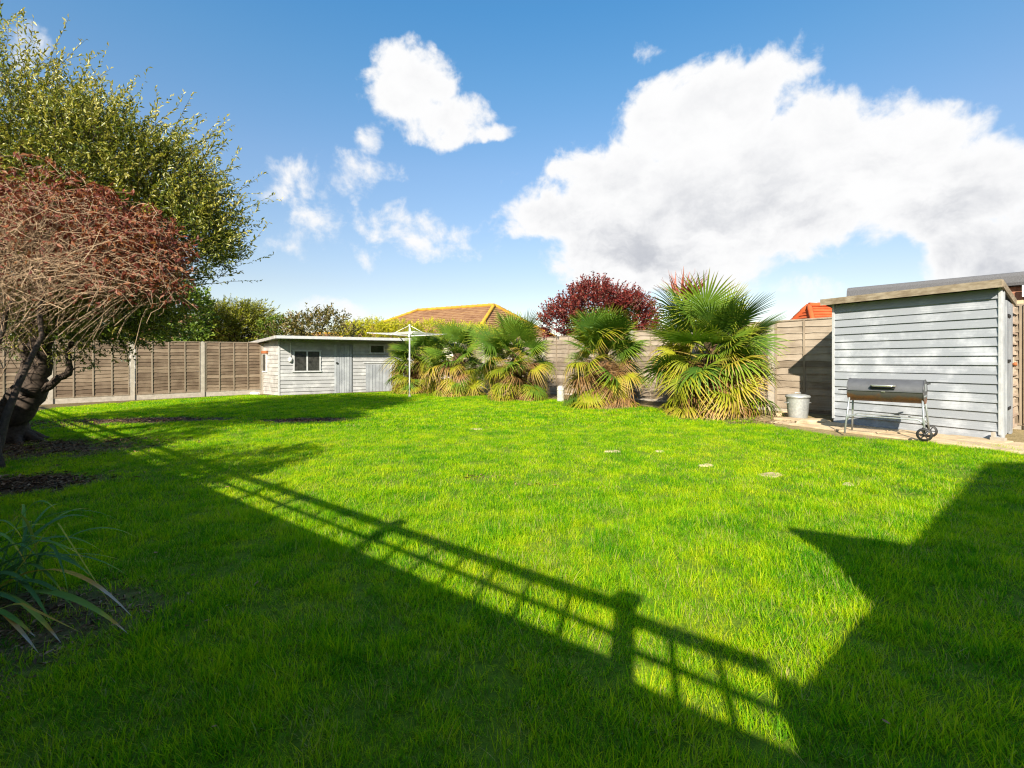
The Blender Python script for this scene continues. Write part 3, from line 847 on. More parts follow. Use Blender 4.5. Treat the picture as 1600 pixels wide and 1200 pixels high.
# ------------------------------------------------------------------ trees and shrubs
def rot_to(d):
    return d
def shoots(ells, n, length, per, leaf, width, bias, seed, droop=0.0, inner=.45, gap=.0, gscale=.9, jitter=.55, clipf=None, spread=1.0):
    """leafy shoots growing from ellipsoids: returns leaf base, leaf dir, leaf normal, size, tint, and shoot polylines"""
    rg = np.random.default_rng(seed); rr = random.Random(seed)
    vol = np.array([e[1][0]*e[1][1]*e[1][2] for e in ells])**(2/3); vol /= vol.sum()
    B, Dn, Nn, S, T, polys = [], [], [], [], [], []
    cnt = 0; tries = 0
    while cnt < n and tries < n*6:
        tries += 1
        k = rg.choice(len(ells), p=vol); c, r = ells[k][0], ells[k][1]
        u = rg.normal(size=3); u /= np.linalg.norm(u)
        rad = inner + (1-inner)*rg.random()**.6
        p = np.array(c) + u*np.array(r)*rad
        if gap and mnoise.noise(Vector(p)*gscale+Vector((seed*1.7, 3, 9))) < -1+gap*1.0: continue
        if clipf and not clipf(p): continue
        d = u*spread + np.array(bias) + rg.normal(size=3)*.35
        d /= np.linalg.norm(d)
        L = length*(.55+.8*rg.random())
        pts = [p]; m = 4
        for i in range(m):
            d = d + np.array([0,0,-droop])*(i+1)/m + rg.normal(size=3)*.10; d /= np.linalg.norm(d)
            p = p + d*L/m; pts.append(p)
        polys.append(pts); pts = np.array(pts)
        tone = rg.random()*.55
        for j in range(per):
            s = (j+.5)/per*m; i = min(int(s), m-1); f = s-i
            q = pts[i]*(1-f)+pts[i+1]*f; t = pts[i+1]-pts[i]; t = t/np.linalg.norm(t)
            ld = t*.6 + rg.normal(size=3)*jitter; ld /= np.linalg.norm(ld)
            nn = rg.normal(size=3) + np.array([0,-.3,.9]); nn -= ld*nn.dot(ld); nn /= np.linalg.norm(nn)+1e-9
            B.append(q); Dn.append(ld); Nn.append(nn); S.append(leaf*(.65+.7*rg.random())); 
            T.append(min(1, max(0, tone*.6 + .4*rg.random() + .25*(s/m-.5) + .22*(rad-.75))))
        cnt += 1
    return np.array(B), np.array(Dn), np.array(Nn), np.array(S), np.array(T), polys
def leaf_mesh(name, B, D, Nn, S, T, width, mat, fold=.12):
    W = np.cross(D, Nn); s = S[:,None]
    v0 = B; v1 = B + D*s*.45 + W*s*width*.5 + Nn*s*fold; v2 = B + D*s - Nn*s*.08; v3 = B + D*s*.45 - W*s*width*.5 + Nn*s*fold
    V = np.stack([v0, v1, v2, v3], 1).reshape(-1, 3); n = len(B)
    i = np.arange(n)*4
    Q = np.concatenate([np.stack([i, i+1, i+2], 1), np.stack([i, i+2, i+3], 1)])
    return fast_mesh(name, V, Q, mat, {'tint': np.repeat(T, 4)})
def mesh_thing(name, me, parent=None, origin=(0,0,0)):
    o = Vector(origin); me.transform(Matrix.Translation(-o))
    return link(bpy.data.objects.new(name, me), parent, Matrix.Translation(o))
def twigs(polys, r0, mat, name, parent, every=1, n=3, origin=None):
    mb = MB()
    for k, p in enumerate(polys):
        if k % every: continue
        m = len(p); mb.tube(p, [r0*(1-.75*i/(m-1)) for i in range(m)], n, cap=False)
    o = mb.build(name, mat, parent); o['kind'] = 'stuff'
    return o
def limb(mb, pts, r0, r1, n=8, wob=.04, seed=1):
    rr = random.Random(seed); pts = [Vector(p) for p in pts]; out = []
    for i in range(len(pts)-1):
        for k in range(4):
            t = k/4; a = pts[max(i-1,0)]; b = pts[i]; c = pts[i+1]; d = pts[min(i+2,len(pts)-1)]
            out.append(.5*((2*b)+(c-a)*t+(2*a-5*b+4*c-d)*t*t+(-a+3*b-3*c+d)*t**3) + Vector((rr.uniform(-wob,wob),rr.uniform(-wob,wob),0)))
    out.append(pts[-1]); m = len(out)
    mb.tube(out, [(r0+(r1-r0)*(i/(m-1))**.8)*rr.uniform(.9,1.12) for i in range(m)], n)

def tree(name, label, cat, base, ells, n, length, per, leaf, width, bias, mat, seed, trunk_r=.1, group=None, limbs=5, bark='bark', **kw):
    base = Vector(base); base.z = gz(base.x)
    r = thing(name, base, label, cat, group)
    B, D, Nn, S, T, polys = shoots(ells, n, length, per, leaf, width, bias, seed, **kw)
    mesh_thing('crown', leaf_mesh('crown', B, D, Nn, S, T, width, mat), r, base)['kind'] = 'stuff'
    mb = MB(); rr = random.Random(seed)
    zc = min(e[0][2] for e in ells)
    top = Vector(ells[0][0]); fork = base.lerp(Vector((top.x, top.y, base.z + (zc-base.z)*.75)), .8)
    limb(mb, [base-Vector((0,0,.05)), base.lerp(fork, .5)+Vector((rr.uniform(-.1,.1),rr.uniform(-.1,.1),0)), fork], trunk_r, trunk_r*.7, seed=seed)
    for k in range(limbs):
        e = ells[k % len(ells)]; u = Vector((rr.uniform(-1,1), rr.uniform(-1,1), rr.uniform(-.2,1))).normalized()
        q = Vector(e[0]) + Vector((u.x*e[1][0], u.y*e[1][1], u.z*e[1][2]))*.75
        limb(mb, [fork-Vector((0,0,.05)), fork.lerp(q,.45)+Vector((0,0,.12)), q], trunk_r*.6, trunk_r*.12, 6, seed=seed+k)
    mb.build('trunk', M[bark], r)
    twigs(polys, leaf*.06+.0025, M['twig'] if bark == 'bark' else M[bark], 'twigs', r, every=3)
    return r

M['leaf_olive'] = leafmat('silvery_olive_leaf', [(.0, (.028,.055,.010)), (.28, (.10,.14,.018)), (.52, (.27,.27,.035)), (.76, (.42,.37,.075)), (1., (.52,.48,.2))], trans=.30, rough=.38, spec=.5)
M['leaf_red'] = leafmat('russet_leaf', [(.0, (.06,.014,.010)), (.35, (.13,.03,.018)), (.7, (.21,.055,.03)), (1., (.28,.12,.045))], trans=.35, rough=.5)
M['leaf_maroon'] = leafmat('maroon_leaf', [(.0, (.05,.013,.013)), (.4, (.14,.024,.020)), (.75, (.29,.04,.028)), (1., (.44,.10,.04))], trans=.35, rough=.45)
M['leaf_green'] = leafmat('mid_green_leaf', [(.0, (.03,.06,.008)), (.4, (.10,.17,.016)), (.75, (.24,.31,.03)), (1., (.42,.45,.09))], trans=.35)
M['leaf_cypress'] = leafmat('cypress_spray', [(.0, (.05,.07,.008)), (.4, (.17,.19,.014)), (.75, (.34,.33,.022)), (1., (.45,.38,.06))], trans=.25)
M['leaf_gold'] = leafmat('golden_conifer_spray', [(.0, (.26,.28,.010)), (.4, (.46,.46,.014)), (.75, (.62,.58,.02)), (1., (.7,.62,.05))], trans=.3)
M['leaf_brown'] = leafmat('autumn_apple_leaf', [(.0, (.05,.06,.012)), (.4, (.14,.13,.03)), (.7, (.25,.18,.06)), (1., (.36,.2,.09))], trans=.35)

def E(px, py, Y, rx, ry, depth):           # ellipsoid from a pixel outline at a given distance
    c = at_depth(px, py, Y); return ((c.x, c.y, c.z), (rx*Y/F, depth, ry*Y/F))

def big_tree():
    base = ground(28, 690)
    r = thing('elaeagnus_tree', base, 'large silvery olive green windswept evergreen tree leaning over the lawn', 'tree')
    Y = 7.6
    ells = [E(60,285,Y,180,150,1.5), E(180,290,Y,118,105,1.3), E(262,325,Y,75,85,1.0), E(295,380,Y-.1,52,66,.8), E(302,425,Y-.1,38,34,.5), E(190,400,Y,150,100,1.2),
            E(60,430,Y+.3,160,110,1.2), E(150,490,Y+.1,120,55,.9), E(-120,330,Y,160,200,1.6), E(270,440,Y,50,40,.5)]
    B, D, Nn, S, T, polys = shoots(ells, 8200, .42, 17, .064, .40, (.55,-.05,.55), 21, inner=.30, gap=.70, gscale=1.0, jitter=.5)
    # long windblown shoots out of the top
    ell2 = [E(10,205,Y,140,90,1.0), E(115,225,Y,90,60,.9), E(195,262,Y,85,58,.9), E(272,315,Y,55,60,.7), E(305,400,Y,36,60,.5), E(-60,200,Y,140,110,1.)]
    B2, D2, N2, S2, T2, p2 = shoots(ell2, 560, .95, 30, .066, .40, (.75,-.1,.75), 22, inner=.55, jitter=.42, spread=.35)
    # a low sprig hanging in front of the fence
    ell3 = [E(120,545,Y-.1,55,22,.3), E(165,560,Y-.1,30,12,.15), E(60,540,Y,60,30,.5)]
    B3, D3, N3, S3, T3, p3 = shoots(ell3, 46, .34, 12, .06, .4, (.3,-.1,-.15), 23, inner=.2, jitter=.6)
    T3 *= .4
    cat = lambda *a: np.concatenate(a)
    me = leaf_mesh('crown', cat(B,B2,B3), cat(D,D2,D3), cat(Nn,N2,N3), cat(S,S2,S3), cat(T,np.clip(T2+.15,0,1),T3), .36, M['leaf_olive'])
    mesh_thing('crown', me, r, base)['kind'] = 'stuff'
    mb = MB(); P = lambda px, py, dy=0: at_depth(px, py, 7.33+dy)
    b0 = base-Vector((0,0,.1))
    limb(mb, [b0, P(25,655), P(48,620), P(58,590), P(62,545), P(66,500)], .20, .105, 10, seed=3)
    limb(mb, [P(62,545), P(80,480,.1), P(130,400,.2), P(180,320,.2)], .13, .03, 7, seed=4)
    limb(mb, [P(64,510), P(40,430,.2), P(30,330,.3), P(60,220,.3)], .12, .03, 7, seed=5)
    limb(mb, [P(62,530), P(130,470,.0), P(220,420,.1), P(300,370,.1)], .10, .02, 7, seed=6)
    limb(mb, [P(50,612), P(72,606), P(95,590), P(109,580), P(106,555), P(112,535)], .075, .03, 7, seed=8, wob=.015)
    limb(mb, [P(108,582), P(116,576), P(124,573)], .02, .006, 5, seed=9, wob=.005)
    limb(mb, [b0+Vector((-.25,.1,0)), P(5,640,.3), P(36,590,.4), P(38,540,.5), P(30,470,.5)], .12, .05, 7, seed=10)
    for k in range(7):                                   # root flare
        a = k*.9; q = base+Vector((math.cos(a)*.5, math.sin(a)*.42, -.04))
        limb(mb, [base+Vector((0,0,.16)), base.lerp(q,.55)+Vector((0,0,.05)), q], .10, .03, 7, seed=20+k, wob=.02)
    mb.build('trunk', M['bark'], r)
    twigs(polys+p2+p3, .005, M['bark'], 'twigs', r, every=2)
big_tree()

def russet_shrub():
    base = ground(-40, 735); Y = 6.35
    r = thing('russet_shrub', base, 'tangled russet shrub of arching bare tan twigs in front of the olive tree', 'shrub')
    rg = np.random.default_rng(5); rr = random.Random(5)
    polys = []; heads = [at_depth(-60,560,Y), at_depth(-10,520,Y), at_depth(-90,470,Y), at_depth(20,470,Y+.1), at_depth(70,440,Y+.1), at_depth(-20,400,Y)]
    tips = []
    def outline(px):                                     # top of the shrub by column
        return np.interp(px, [-200, 0, 60, 130, 200, 260, 300], [215, 235, 250, 285, 315, 345, 385])
    for k in range(1700):
        h = heads[int(rg.integers(len(heads)))]
        px = rg.uniform(-190, 292); top = outline(px)
        py = top + rg.normal()*9 + rg.random()**1.0*(455-top) + (0 if px > 30 else rg.random()*60)
        tip = at_depth(px, py, Y+rg.uniform(-.95,.75)*(1-.5*max(0,px)/300))
        h = Vector(h)+Vector(rg.normal(size=3))*.32
        if rg.random() < .88:                             # most twigs start out in the mass itself
            h = h.lerp(tip, rg.uniform(.45,.8))+Vector(rg.normal(size=3))*.24
        mid = h.lerp(tip, .55)+Vector((0,0,rg.uniform(.04,.30)))+Vector(rg.normal(size=3))*.09
        pts = []
        for i in range(7):
            t = i/6; pts.append(h*(1-t)**2+mid*2*t*(1-t)+tip*t*t+Vector(rg.normal(size=3))*.022)
        dr = Vector((rg.uniform(-.05,.22), rg.uniform(-.1,.1), rg.uniform(-.22,.06))); pts.append(pts[-1]+dr)
        polys.append(pts); tips.append((pts, px, py, top))
    mb = MB()
    for p in polys:
        m = len(p); r0 = rr.uniform(.0025,.0065); mb.tube(p, [r0*(1-.7*i/(m-1)) for i in range(m)], 4, cap=False)
    mb.build('twigs', M['twig'], r)['kind'] = 'stuff'
    st = MB(); b0 = base
    for k, h in enumerate(heads):
        s = b0 + Vector((rr.uniform(-.25,.25), rr.uniform(-.2,.2), -.03))
        limb(st, [s, s.lerp(h,.5)+Vector((rr.uniform(-.2,.2),0,.1)), h], .05, .022, 7, seed=40+k)
    st.build('stem', M['bark'], r)
    B, D, Nn, S, T = [], [], [], [], []
    for pts, px, py, top in tips:
        near = math.exp(-max(0, py-top)/58.0)                  # leaves cling to the outer top and the right-hand end
        n = int(2*rg.random() + 24*near*rg.random()*1.6 + (4 if px > 150 else 0))
        for j in range(n):
            t = 7*(.35+.65*rg.random()); i = min(int(t), 6); q = pts[i].lerp(pts[i+1], t-i)
            d = rg.normal(size=3)+np.array([.3,0,-.25]); d /= np.linalg.norm(d)
            nn = rg.normal(size=3); nn -= d*nn.dot(d); nn /= np.linalg.norm(nn)
            B.append(q); D.append(d); Nn.append(nn); S.append(.045+.05*rg.random()); T.append(min(1,.25+.75*rg.random()))
    me = leaf_mesh('leaves', np.array(B), np.array(D), np.array(Nn), np.array(S), np.array(T), .42, M['leaf_red'])
    mesh_thing('crown', me, r, base)['kind'] = 'stuff'
russet_shrub()

# beyond the fences
tree('broadleaf_tree', 'bright green broadleaf tree rising over the back fence', 'tree', (-13.4, 20.4, 0), 
     [E(250,490,19.5,75,58,1.4), E(150,480,19.5,90,60,1.4), E(60,500,19.5,80,60,1.3), E(285,505,19,40,40,1.0)], 2300, .4, 12, .13, .6, (.1,0,.4), M['leaf_green'], 31, gap=.75)
tree('cypress_tree', 'rounded dark olive cypress beside the low shed roof', 'tree', (-12.6, 22.6, 0), 
     [E(362,508,22.5,46,32,1.3), E(392,500,22.5,34,24,1.0), E(335,515,22.5,26,32,1.0), E(370,525,22.5,52,34,1.4)], 2600, .42, 14, .10, .34, (.6,0,.55), M['leaf_cypress'], 32, inner=.5, jitter=.3)
tree('apple_tree', 'sparse autumn brown apple tree behind the low shed', 'tree', (-8.6, 22.4, 0),
     [E(490,510,22,46,24,1.1), E(520,502,22,20,18,.7), E(460,520,22,36,24,1.), E(505,528,22,60,30,1.2)], 620, .38, 9, .11, .6, (.1,0,.7), M['leaf_brown'], 33, gap=.95, gscale=1.6, limbs=7)
tree('leafy_shrub', 'small loose green tree between the cypress and the apple tree', 'tree', (-10.6, 22.2, 0),
     [E(432,520,22,26,22,.8), E(445,512,22,18,16,.6)], 200, .3, 8, .10, .55, (.1,0,.6), M['leaf_green'], 39, gap=.9)
tree('golden_hedge', 'golden yellow conifer hedge behind the low shed roof', 'hedge', (-5.8, 25.4, 0),
     [E(580,517,25,42,15,1.0), E(550,519,25,24,13,.9), E(625,518,25,34,14,.9), E(680,520,25,40,16,.9), E(740,523,25,40,14,.9), E(600,530,25,60,22,1.1)], 2600, .28, 12, .09, .3, (.15,0,.7), M['leaf_gold'], 34, inner=.55)
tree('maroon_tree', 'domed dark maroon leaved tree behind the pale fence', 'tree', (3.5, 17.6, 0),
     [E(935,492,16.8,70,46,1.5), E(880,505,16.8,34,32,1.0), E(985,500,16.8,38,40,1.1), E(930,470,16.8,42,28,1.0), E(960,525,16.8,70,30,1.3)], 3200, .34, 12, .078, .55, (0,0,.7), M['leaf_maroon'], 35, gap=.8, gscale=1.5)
# shrubs by the trellis fence, out of the picture, whose shade lies on the lawn
for k, (x, y, h, rx) in enumerate([(-4.05,2.4,2.75,.56), (-6.4,4.25,2.6,.55), (-5.0,3.2,2.15,.6), (-10.4,7.6,2.8,.8)]):
    tree('evergreen_shrub', ['bushy evergreen beside the trellis fence nearest the bungalow', 'rounded evergreen third along the trellis fence', 'low evergreen second along the trellis fence', 'broad evergreen behind the olive tree by the trellis fence'][k], 'shrub', (x, y, 0),
         [((x,y,h-.75),(rx,rx*.8,.7)), ((x+.1,y,h*.45),(rx*.9,rx*.75,.75))], 620, .3, 14, .06, .42, (.1,0,.4), M['leaf_green'], 60+k, trunk_r=.06, group='shrubs along the trellis fence')

# ------------------------------------------------------------------ fan palms
def palm_mat(name, stops, trans=.25):
    m = NT(name); a = m.n('ShaderNodeAttribute', attribute_name='tint').outputs['Fac']
    oi = m.n('ShaderNodeObjectInfo'); geo = m.n('ShaderNodeNewGeometry')
    f = m.math('ADD', a, m.math('MULTIPLY', m.math('SUBTRACT', oi.outputs['Random'], .5), .32))
    f = m.math('ADD', f, m.math('MULTIPLY', m.math('SUBTRACT', m.noise(geo.outputs['Position'], 14, 3), .5), .25))
    c = m.ramp(f, *stops); p = m.pbr(c, .5, spec=.18)
    t = m.n('ShaderNodeBsdfTranslucent'); m.set(t.inputs['Color'], m.mix(1.0, c, (1.15,1.15,.6), 'MULTIPLY'))
    mx = m.n('ShaderNodeMixShader'); mx.inputs[0].default_value = trans
    m.t.links.new(p.outputs[0], mx.inputs[1]); m.t.links.new(t.outputs[0], mx.inputs[2])
    return m.done(mx)
M['palm_green'] = palm_mat('green_palm_leaf', [(.1, (.045,.105,.014)), (.45, (.115,.20,.018)), (.72, (.27,.31,.025)), (1., (.46,.38,.09))])
M['palm_yellow'] = palm_mat('yellowing_palm_leaf', [(.1, (.13,.18,.012)), (.4, (.27,.28,.014)), (.62, (.40,.29,.045)), (.85, (.46,.32,.16))])
M['palm_brown'] = palm_mat('dead_palm_leaf', [(.1, (.12,.062,.022)), (.5, (.27,.15,.06)), (.9, (.46,.32,.19))], .15)
M['palm_trunk'] = plain('palm_fibre', (.075,.044,.024), 1., vary=.5, scale=30, bumps=1.)

def frond_mesh(mat, R, L, droop, seed, nseg=34, span=2.45, cup=.18, ragged=.1):
    rr = random.Random(seed); V = []; Fc = []; T = []
    def quad(a, b, c, d): Fc.append((a, b, c, d))
    dth = 2*span/nseg
    for i in range(nseg):
        th = -span + dth*(i+.5); ct, stn = math.cos(th), math.sin(th)
        Rl = R*(.70+.30*math.cos(th*.55))*rr.uniform(1-ragged, 1.04)
        dr = droop*rr.uniform(.6, 1.5); tw = rr.uniform(-.05, .05)
        base = len(V)
        for q, wf in ((.06, 1.), (.36, 1.), (.58, .80), (.80, .46), (1.0, .05)):
            rad = Rl*q; w = rad*dth*.5*wf if q <= .36 else Rl*.36*dth*.5*wf*1.25
            z = cup*rad*abs(math.sin(th*.5))*1.0 - dr*(max(0, q-.35)/.65)**2*Rl
            th2 = th+tw*q; c2, s2 = math.cos(th2), math.sin(th2)
            shr = 1 - .5*dr*(max(0, q-.5))**2
            x, y = L+rad*c2*shr, rad*s2*shr
            V += [(x+s2*w, y-c2*w, z-.25*w), (x, y, z+.35*w), (x-s2*w, y+c2*w, z-.25*w)]
            T += [min(1, .25+.6*q**3+rr.uniform(-.06,.06))]*3
        for k in range(4):
            a = base+3*k; quad(a, a+3, a+4, a+1); quad(a+1, a+4, a+5, a+2)
    # petiole
    m = 5; b0 = len(V)
    for k in range(m):
        x = L*k/(m-1); zz = .03*math.sin(math.pi*k/(m-1)); w = .016-.008*k/(m-1)
        V += [(x, -w, zz), (x, w, zz), (x, 0, zz-.012)]; T += [.55]*3
    for k in range(m-1):
        a = b0+3*k
        for j in range(3): quad(a+j, a+3+j, a+3+(j+1) % 3, a+(j+1) % 3)
    return fast_mesh('frond', np.array(V), np.array(Fc), mat, {'tint': T})
FR = {'top': [frond_mesh(M['palm_green'], .62, .55, d, 70+i, 38, 2.35, .12, .06) for i, d in enumerate((.06,.12,.20))],
      'mid': [frond_mesh(M['palm_green'], .54, .52, d, 80+i, 34, 2.3, .08, .14) for i, d in enumerate((.30,.45,.6))],
      'low': [frond_mesh(M['palm_yellow'], .50, .50, d, 90+i, 30, 2.2, .04, .24) for i, d in enumerate((.40,.7,1.0))],
      'dead': [frond_mesh(M['palm_brown'], .42, .42, d, 100+i, 20, 1.9, .0, .3) for i, d in enumerate((.6,.9,1.2))]}

def palm(base, H, W, label, seed, n=64):
    """H total height, W overall width"""
    rr = random.Random(seed); base = Vector((base.x, base.y, gz(base.x)))
    r = thing('fan_palm', base, label, 'palm', 'fan palms along the pale fence')
    sc = W/2.15
    th = H-.88*sc; mb = MB(); prof = []
    for k in range(14): prof.append(((.17+.05*math.sin(k*2.1))*(1-.25*k/13), th*1.05*k/13))
    mb.lathe(base-Vector((0,0,.04)), prof+[(.02, th*1.1)], 12)
    mb.build('trunk', M['palm_trunk'], r)
    for i in range(26):                          # dead skirt hugging the trunk
        az = i*2.4+rr.uniform(-.3,.3); el = math.radians(rr.uniform(-82,-60)); s = sc*rr.uniform(.6,.8); z = rr.uniform(.62,.95)*th
        dx = Vector((math.cos(az)*math.cos(el), math.sin(az)*math.cos(el), math.sin(el))); side = Vector((-math.sin(az), math.cos(az), 0)); nz = side.cross(dx).normalized()
        if .95*s > z: s = z/.98
        place('frond', rr.choice(FR['dead']), frame(base+Vector((math.cos(az)*.17, math.sin(az)*.17, z)), dx*s, side*s, nz*s), r)
    for i in range(n):
        t = i/(n-1); az = i*2.39996+rr.uniform(-.5,.5)
        z = .12 + (th-.08)*t**.9
        u = rr.random()
        if t < .22: kind, el = ('dead' if u < .5 else 'low'), rr.uniform(-50,5)
        elif t < .60: kind, el = ('low' if u < .50 else ('dead' if u < .78 else 'mid')), rr.uniform(-48, 34)
        elif t < .80: kind, el = ('mid' if u < .66 else 'low'), rr.uniform(-20, 52)
        else: kind, el = 'top', 12+270*(t-.80)+rr.uniform(-10,14)
        el = math.radians(min(el, 74))
        me = rr.choice(FR[kind])
        s = sc*rr.uniform(.72,1.22)*(1.0 if t > .25 else .9)
        dx = Vector((math.cos(az)*math.cos(el), math.sin(az)*math.cos(el), math.sin(el)))
        side = Vector((-math.sin(az), math.cos(az), 0)); nz = dx.cross(side).normalized()
        roll = Matrix.Rotation(rr.uniform(-.75,.75), 3, dx); side = roll @ side; nz = roll @ nz
        if nz.z < 0 and el > 0: nz = -nz; side = -side
        o = base + Vector((math.cos(az)*.10, math.sin(az)*.10, z))
        tip = o + dx*s*1.0
        if tip.z < base.z+.10:                   # keep the blade out of the ground
            dx = (tip+Vector((0,0,base.z+.12-tip.z))-o).normalized(); side = dx.cross(Vector((0,0,1))).normalized()*-1; nz = dx.cross(side).normalized()
            if nz.z < 0: nz = -nz; side = -side
        place('frond', me, frame(o, dx*s, side*s, nz*s), r)
    return r
palm(ground(652, 614.5), 2.3, 2.3, 'fan palm with drooping yellowed fronds in front of the low shed door', 201, 84)
palm(ground(714, 618), 2.4, 2.3, 'fan palm with stiff upright top fronds just behind the clothes airer', 202, 88)
palm(ground(806, 624), 2.45, 2.5, 'bushy fan palm under the brown bungalow roof', 203, 96)
palm(ground(943, 635), 2.36, 2.25, 'fan palm standing alone in front of the maroon tree', 204, 100)
palm(ground(1112, 647), 2.52, 2.6, 'tallest fan palm beside the galvanised dustbin', 205, 124)

def cordyline():
    b = at_depth(1072, 560, 11.3); b.z = gz(b.x)
    r = thing('red_cordyline', b, 'spiky red brown cordyline rising behind the tallest fan palm', 'plant')
    top = at_depth(1072, 460, 11.3)
    mb = MB(); limb(mb, [b-Vector((0,0,.05)), b.lerp(top,.5), top], .07, .05, 8, seed=1, wob=.02); mb.build('trunk', M['palm_trunk'], r)
    mt = leafmat('red_sword_leaf', [(0, (.16,.045,.03)), (.5, (.34,.10,.06)), (1., (.5,.22,.13))], trans=.3)
    rr = random.Random(9)
    def sword(seed):
        q = random.Random(seed); V = []; Q = []; T = []
        n = 6
        for k in range(n+1):
            t = k/n; w = .026*math.sin(math.pi*min(1,.18+.82*t))*(1.05-t*.6)+.002; z = -.10*t*t*q.uniform(.5,2)
            V += [(t,-w,z),(t,0,z-.008),(t,w,z)]; T += [t*.6+q.random()*.3]*3
        for k in range(n):
            a = 3*k; Q += [(a,a+3,a+4,a+1),(a+1,a+4,a+5,a+2)]
        return fast_mesh('leaf', np.array(V), np.array(Q), mt, {'tint': T})
    ms = [sword(i) for i in range(3)]
    for i in range(70):
        az = i*2.4; el = math.radians(rr.uniform(25, 86)); L = rr.uniform(.5,.72)
        dx = Vector((math.cos(az)*math.cos(el), math.sin(az)*math.cos(el), math.sin(el))); s = Vector((-math.sin(az), math.cos(az), 0)); nz = dx.cross(s)
        if nz.z < 0: nz = -nz; s = -s
        place('leaf', rr.choice(ms), frame(top+Vector((rr.uniform(-.28,.28),rr.uniform(-.1,.1),rr.uniform(-.12,.0))), dx*L, s*L*1.4, nz*L), r)
cordyline()

# ------------------------------------------------------------------ strap-leaved plant in the foreground
def strap_plant():
    b = Vector((-2.62, 2.35, gz(-2.62)))
    r = thing('strap_leaf_plant', b, 'clump of long arching strap leaves with browned tips in the shaded bed', 'plant')
    m = NT('strap_leaf'); a = m.n('ShaderNodeAttribute', attribute_name='tint').outputs['Fac']; oi = m.n('ShaderNodeObjectInfo')
    geo = m.n('ShaderNodeNewGeometry')
    f = m.math('ADD', a, m.math('MULTIPLY', m.math('SUBTRACT', oi.outputs['Random'], .62), .75))
    f = m.math('ADD', f, m.math('MULTIPLY', m.math('SUBTRACT', m.noise(geo.outputs['Position'], 9, 3), .5), .2))
    c = m.ramp(f, (.1, (.08,.20,.06)), (.5, (.18,.34,.06)), (.72, (.5,.48,.07)), (.86, (.62,.33,.06)), (1., (.62,.52,.4)))
    p = m.pbr(c, .55, spec=.2); t = m.n('ShaderNodeBsdfTranslucent'); m.set(t.inputs['Color'], c)
    mx = m.n('ShaderNodeMixShader'); mx.inputs[0].default_value = .3
    m.t.links.new(p.outputs[0], mx.inputs[1]); m.t.links.new(t.outputs[0], mx.inputs[2]); mat = m.done(mx)
    rr = random.Random(12)
    def strap(o, tip, rise, w, dry, kink=0):
        o, tip = Vector(o), Vector(tip); mid = o.lerp(tip,.52)+Vector((0,0,rise*(1.0 if tip.z-o.z > .08 else .75))); V = []; Q = []; T = []; n = 14
        pts = []
        for k in range(n+1):
            t_ = k/n
            if kink: q = o.lerp(mid, t_/.55) if t_ < .55 else mid.lerp(tip, (t_-.55)/.45)
            else: q = o*(1-t_)**2+mid*2*t_*(1-t_)+tip*t_*t_
            pts.append(q)
        for k, q in enumerate(pts):
            t_ = k/n; d = (pts[min(k+1,n)]-pts[max(k-1,0)]).normalized(); s = d.cross(Vector((0,0,1))).normalized(); u = s.cross(d).normalized()
            ww = w*(.55+.45*min(1,t_*3))*(1-max(0,(t_-.45)/.55)**1.8*.96); tw = math.sin(t_*4+o.x*9)*.35
            s2 = s*math.cos(tw)+u*math.sin(tw); u2 = u*math.cos(tw)-s*math.sin(tw)
            V += [q-s2*ww+u2*ww*.35, q, q+s2*ww+u2*ww*.35]; T += [min(1, dry+.25*t_**2+.45*max(0,(t_-.8)/.2))]*3
        for k in range(n):
            a_ = 3*k; Q += [(a_,a_+3,a_+4,a_+1),(a_+1,a_+4,a_+5,a_+2)]
        me = fast_mesh('leaf', np.array([tuple(v-b) for v in V]), np.array(Q), mat, {'tint': T}, smooth=True)
        link(bpy.data.objects.new('leaf', me), r, Matrix.Translation(b))
    G = lambda px, py, h=0.02: ground(px, py)+Vector((0,0,h))
    # leaves that can be told apart in the photograph: tip pixel, height of the tip, arch, width, dryness
    for tx, ty, h, rise, w, dry, kink in [(88,798,.42,.42,.010,.45,0),(160,862,.20,.40,.010,.20,0),(130,870,.25,.36,.012,.25,0),(205,962,.03,.42,.014,.55,0),(200,990,.02,.26,.017,.40,0),
            (178,953,.03,.55,.004,.95,1),(150,905,.12,.36,.013,.2,0),(140,900,.1,.3,.012,.3,0),(95,1004,.02,.16,.016,.3,0),(60,1020,.02,.10,.012,.75,0),(55,995,.02,.14,.014,.3,0),
            (130,990,.02,.16,.006,.9,1),(80,975,.02,.3,.013,.15,0),(50,960,.03,.3,.012,.3,0),(20,815,.4,.3,.010,.6,0),(35,842,.3,.45,.012,.2,0),(40,880,.2,.5,.014,.5,0),
            (60,935,.04,.44,.014,.2,0),(30,905,.1,.5,.014,.15,0),(100,930,.05,.4,.012,.1,0),(70,890,.12,.42,.012,.35,0),(120,955,.02,.35,.012,.2,0)]:
        o = b+Vector((rr.uniform(-.16,.12), rr.uniform(-.2,.2), 0)); tip = ground(tx, ty)
        # the tip floats h above the ground: bring it closer along the same ray
        d = pdir(tx, ty); t_ = (EYE-(tip.z+h))/(-d.z); strap(o, Vector((0,0,EYE))+d*t_, rise, w*.92, dry, kink)
    for k in range(30):
        az = rr.uniform(0, 6.28); L = rr.uniform(.4,.75); o = b+Vector((rr.uniform(-.2,.1), rr.uniform(-.2,.2), 0))
        tip = o+Vector((math.cos(az)*L, math.sin(az)*L, rr.uniform(.02,.3))); strap(o, tip, rr.uniform(.2,.5), rr.uniform(.006,.010), rr.uniform(.05,.6))
strap_plant()

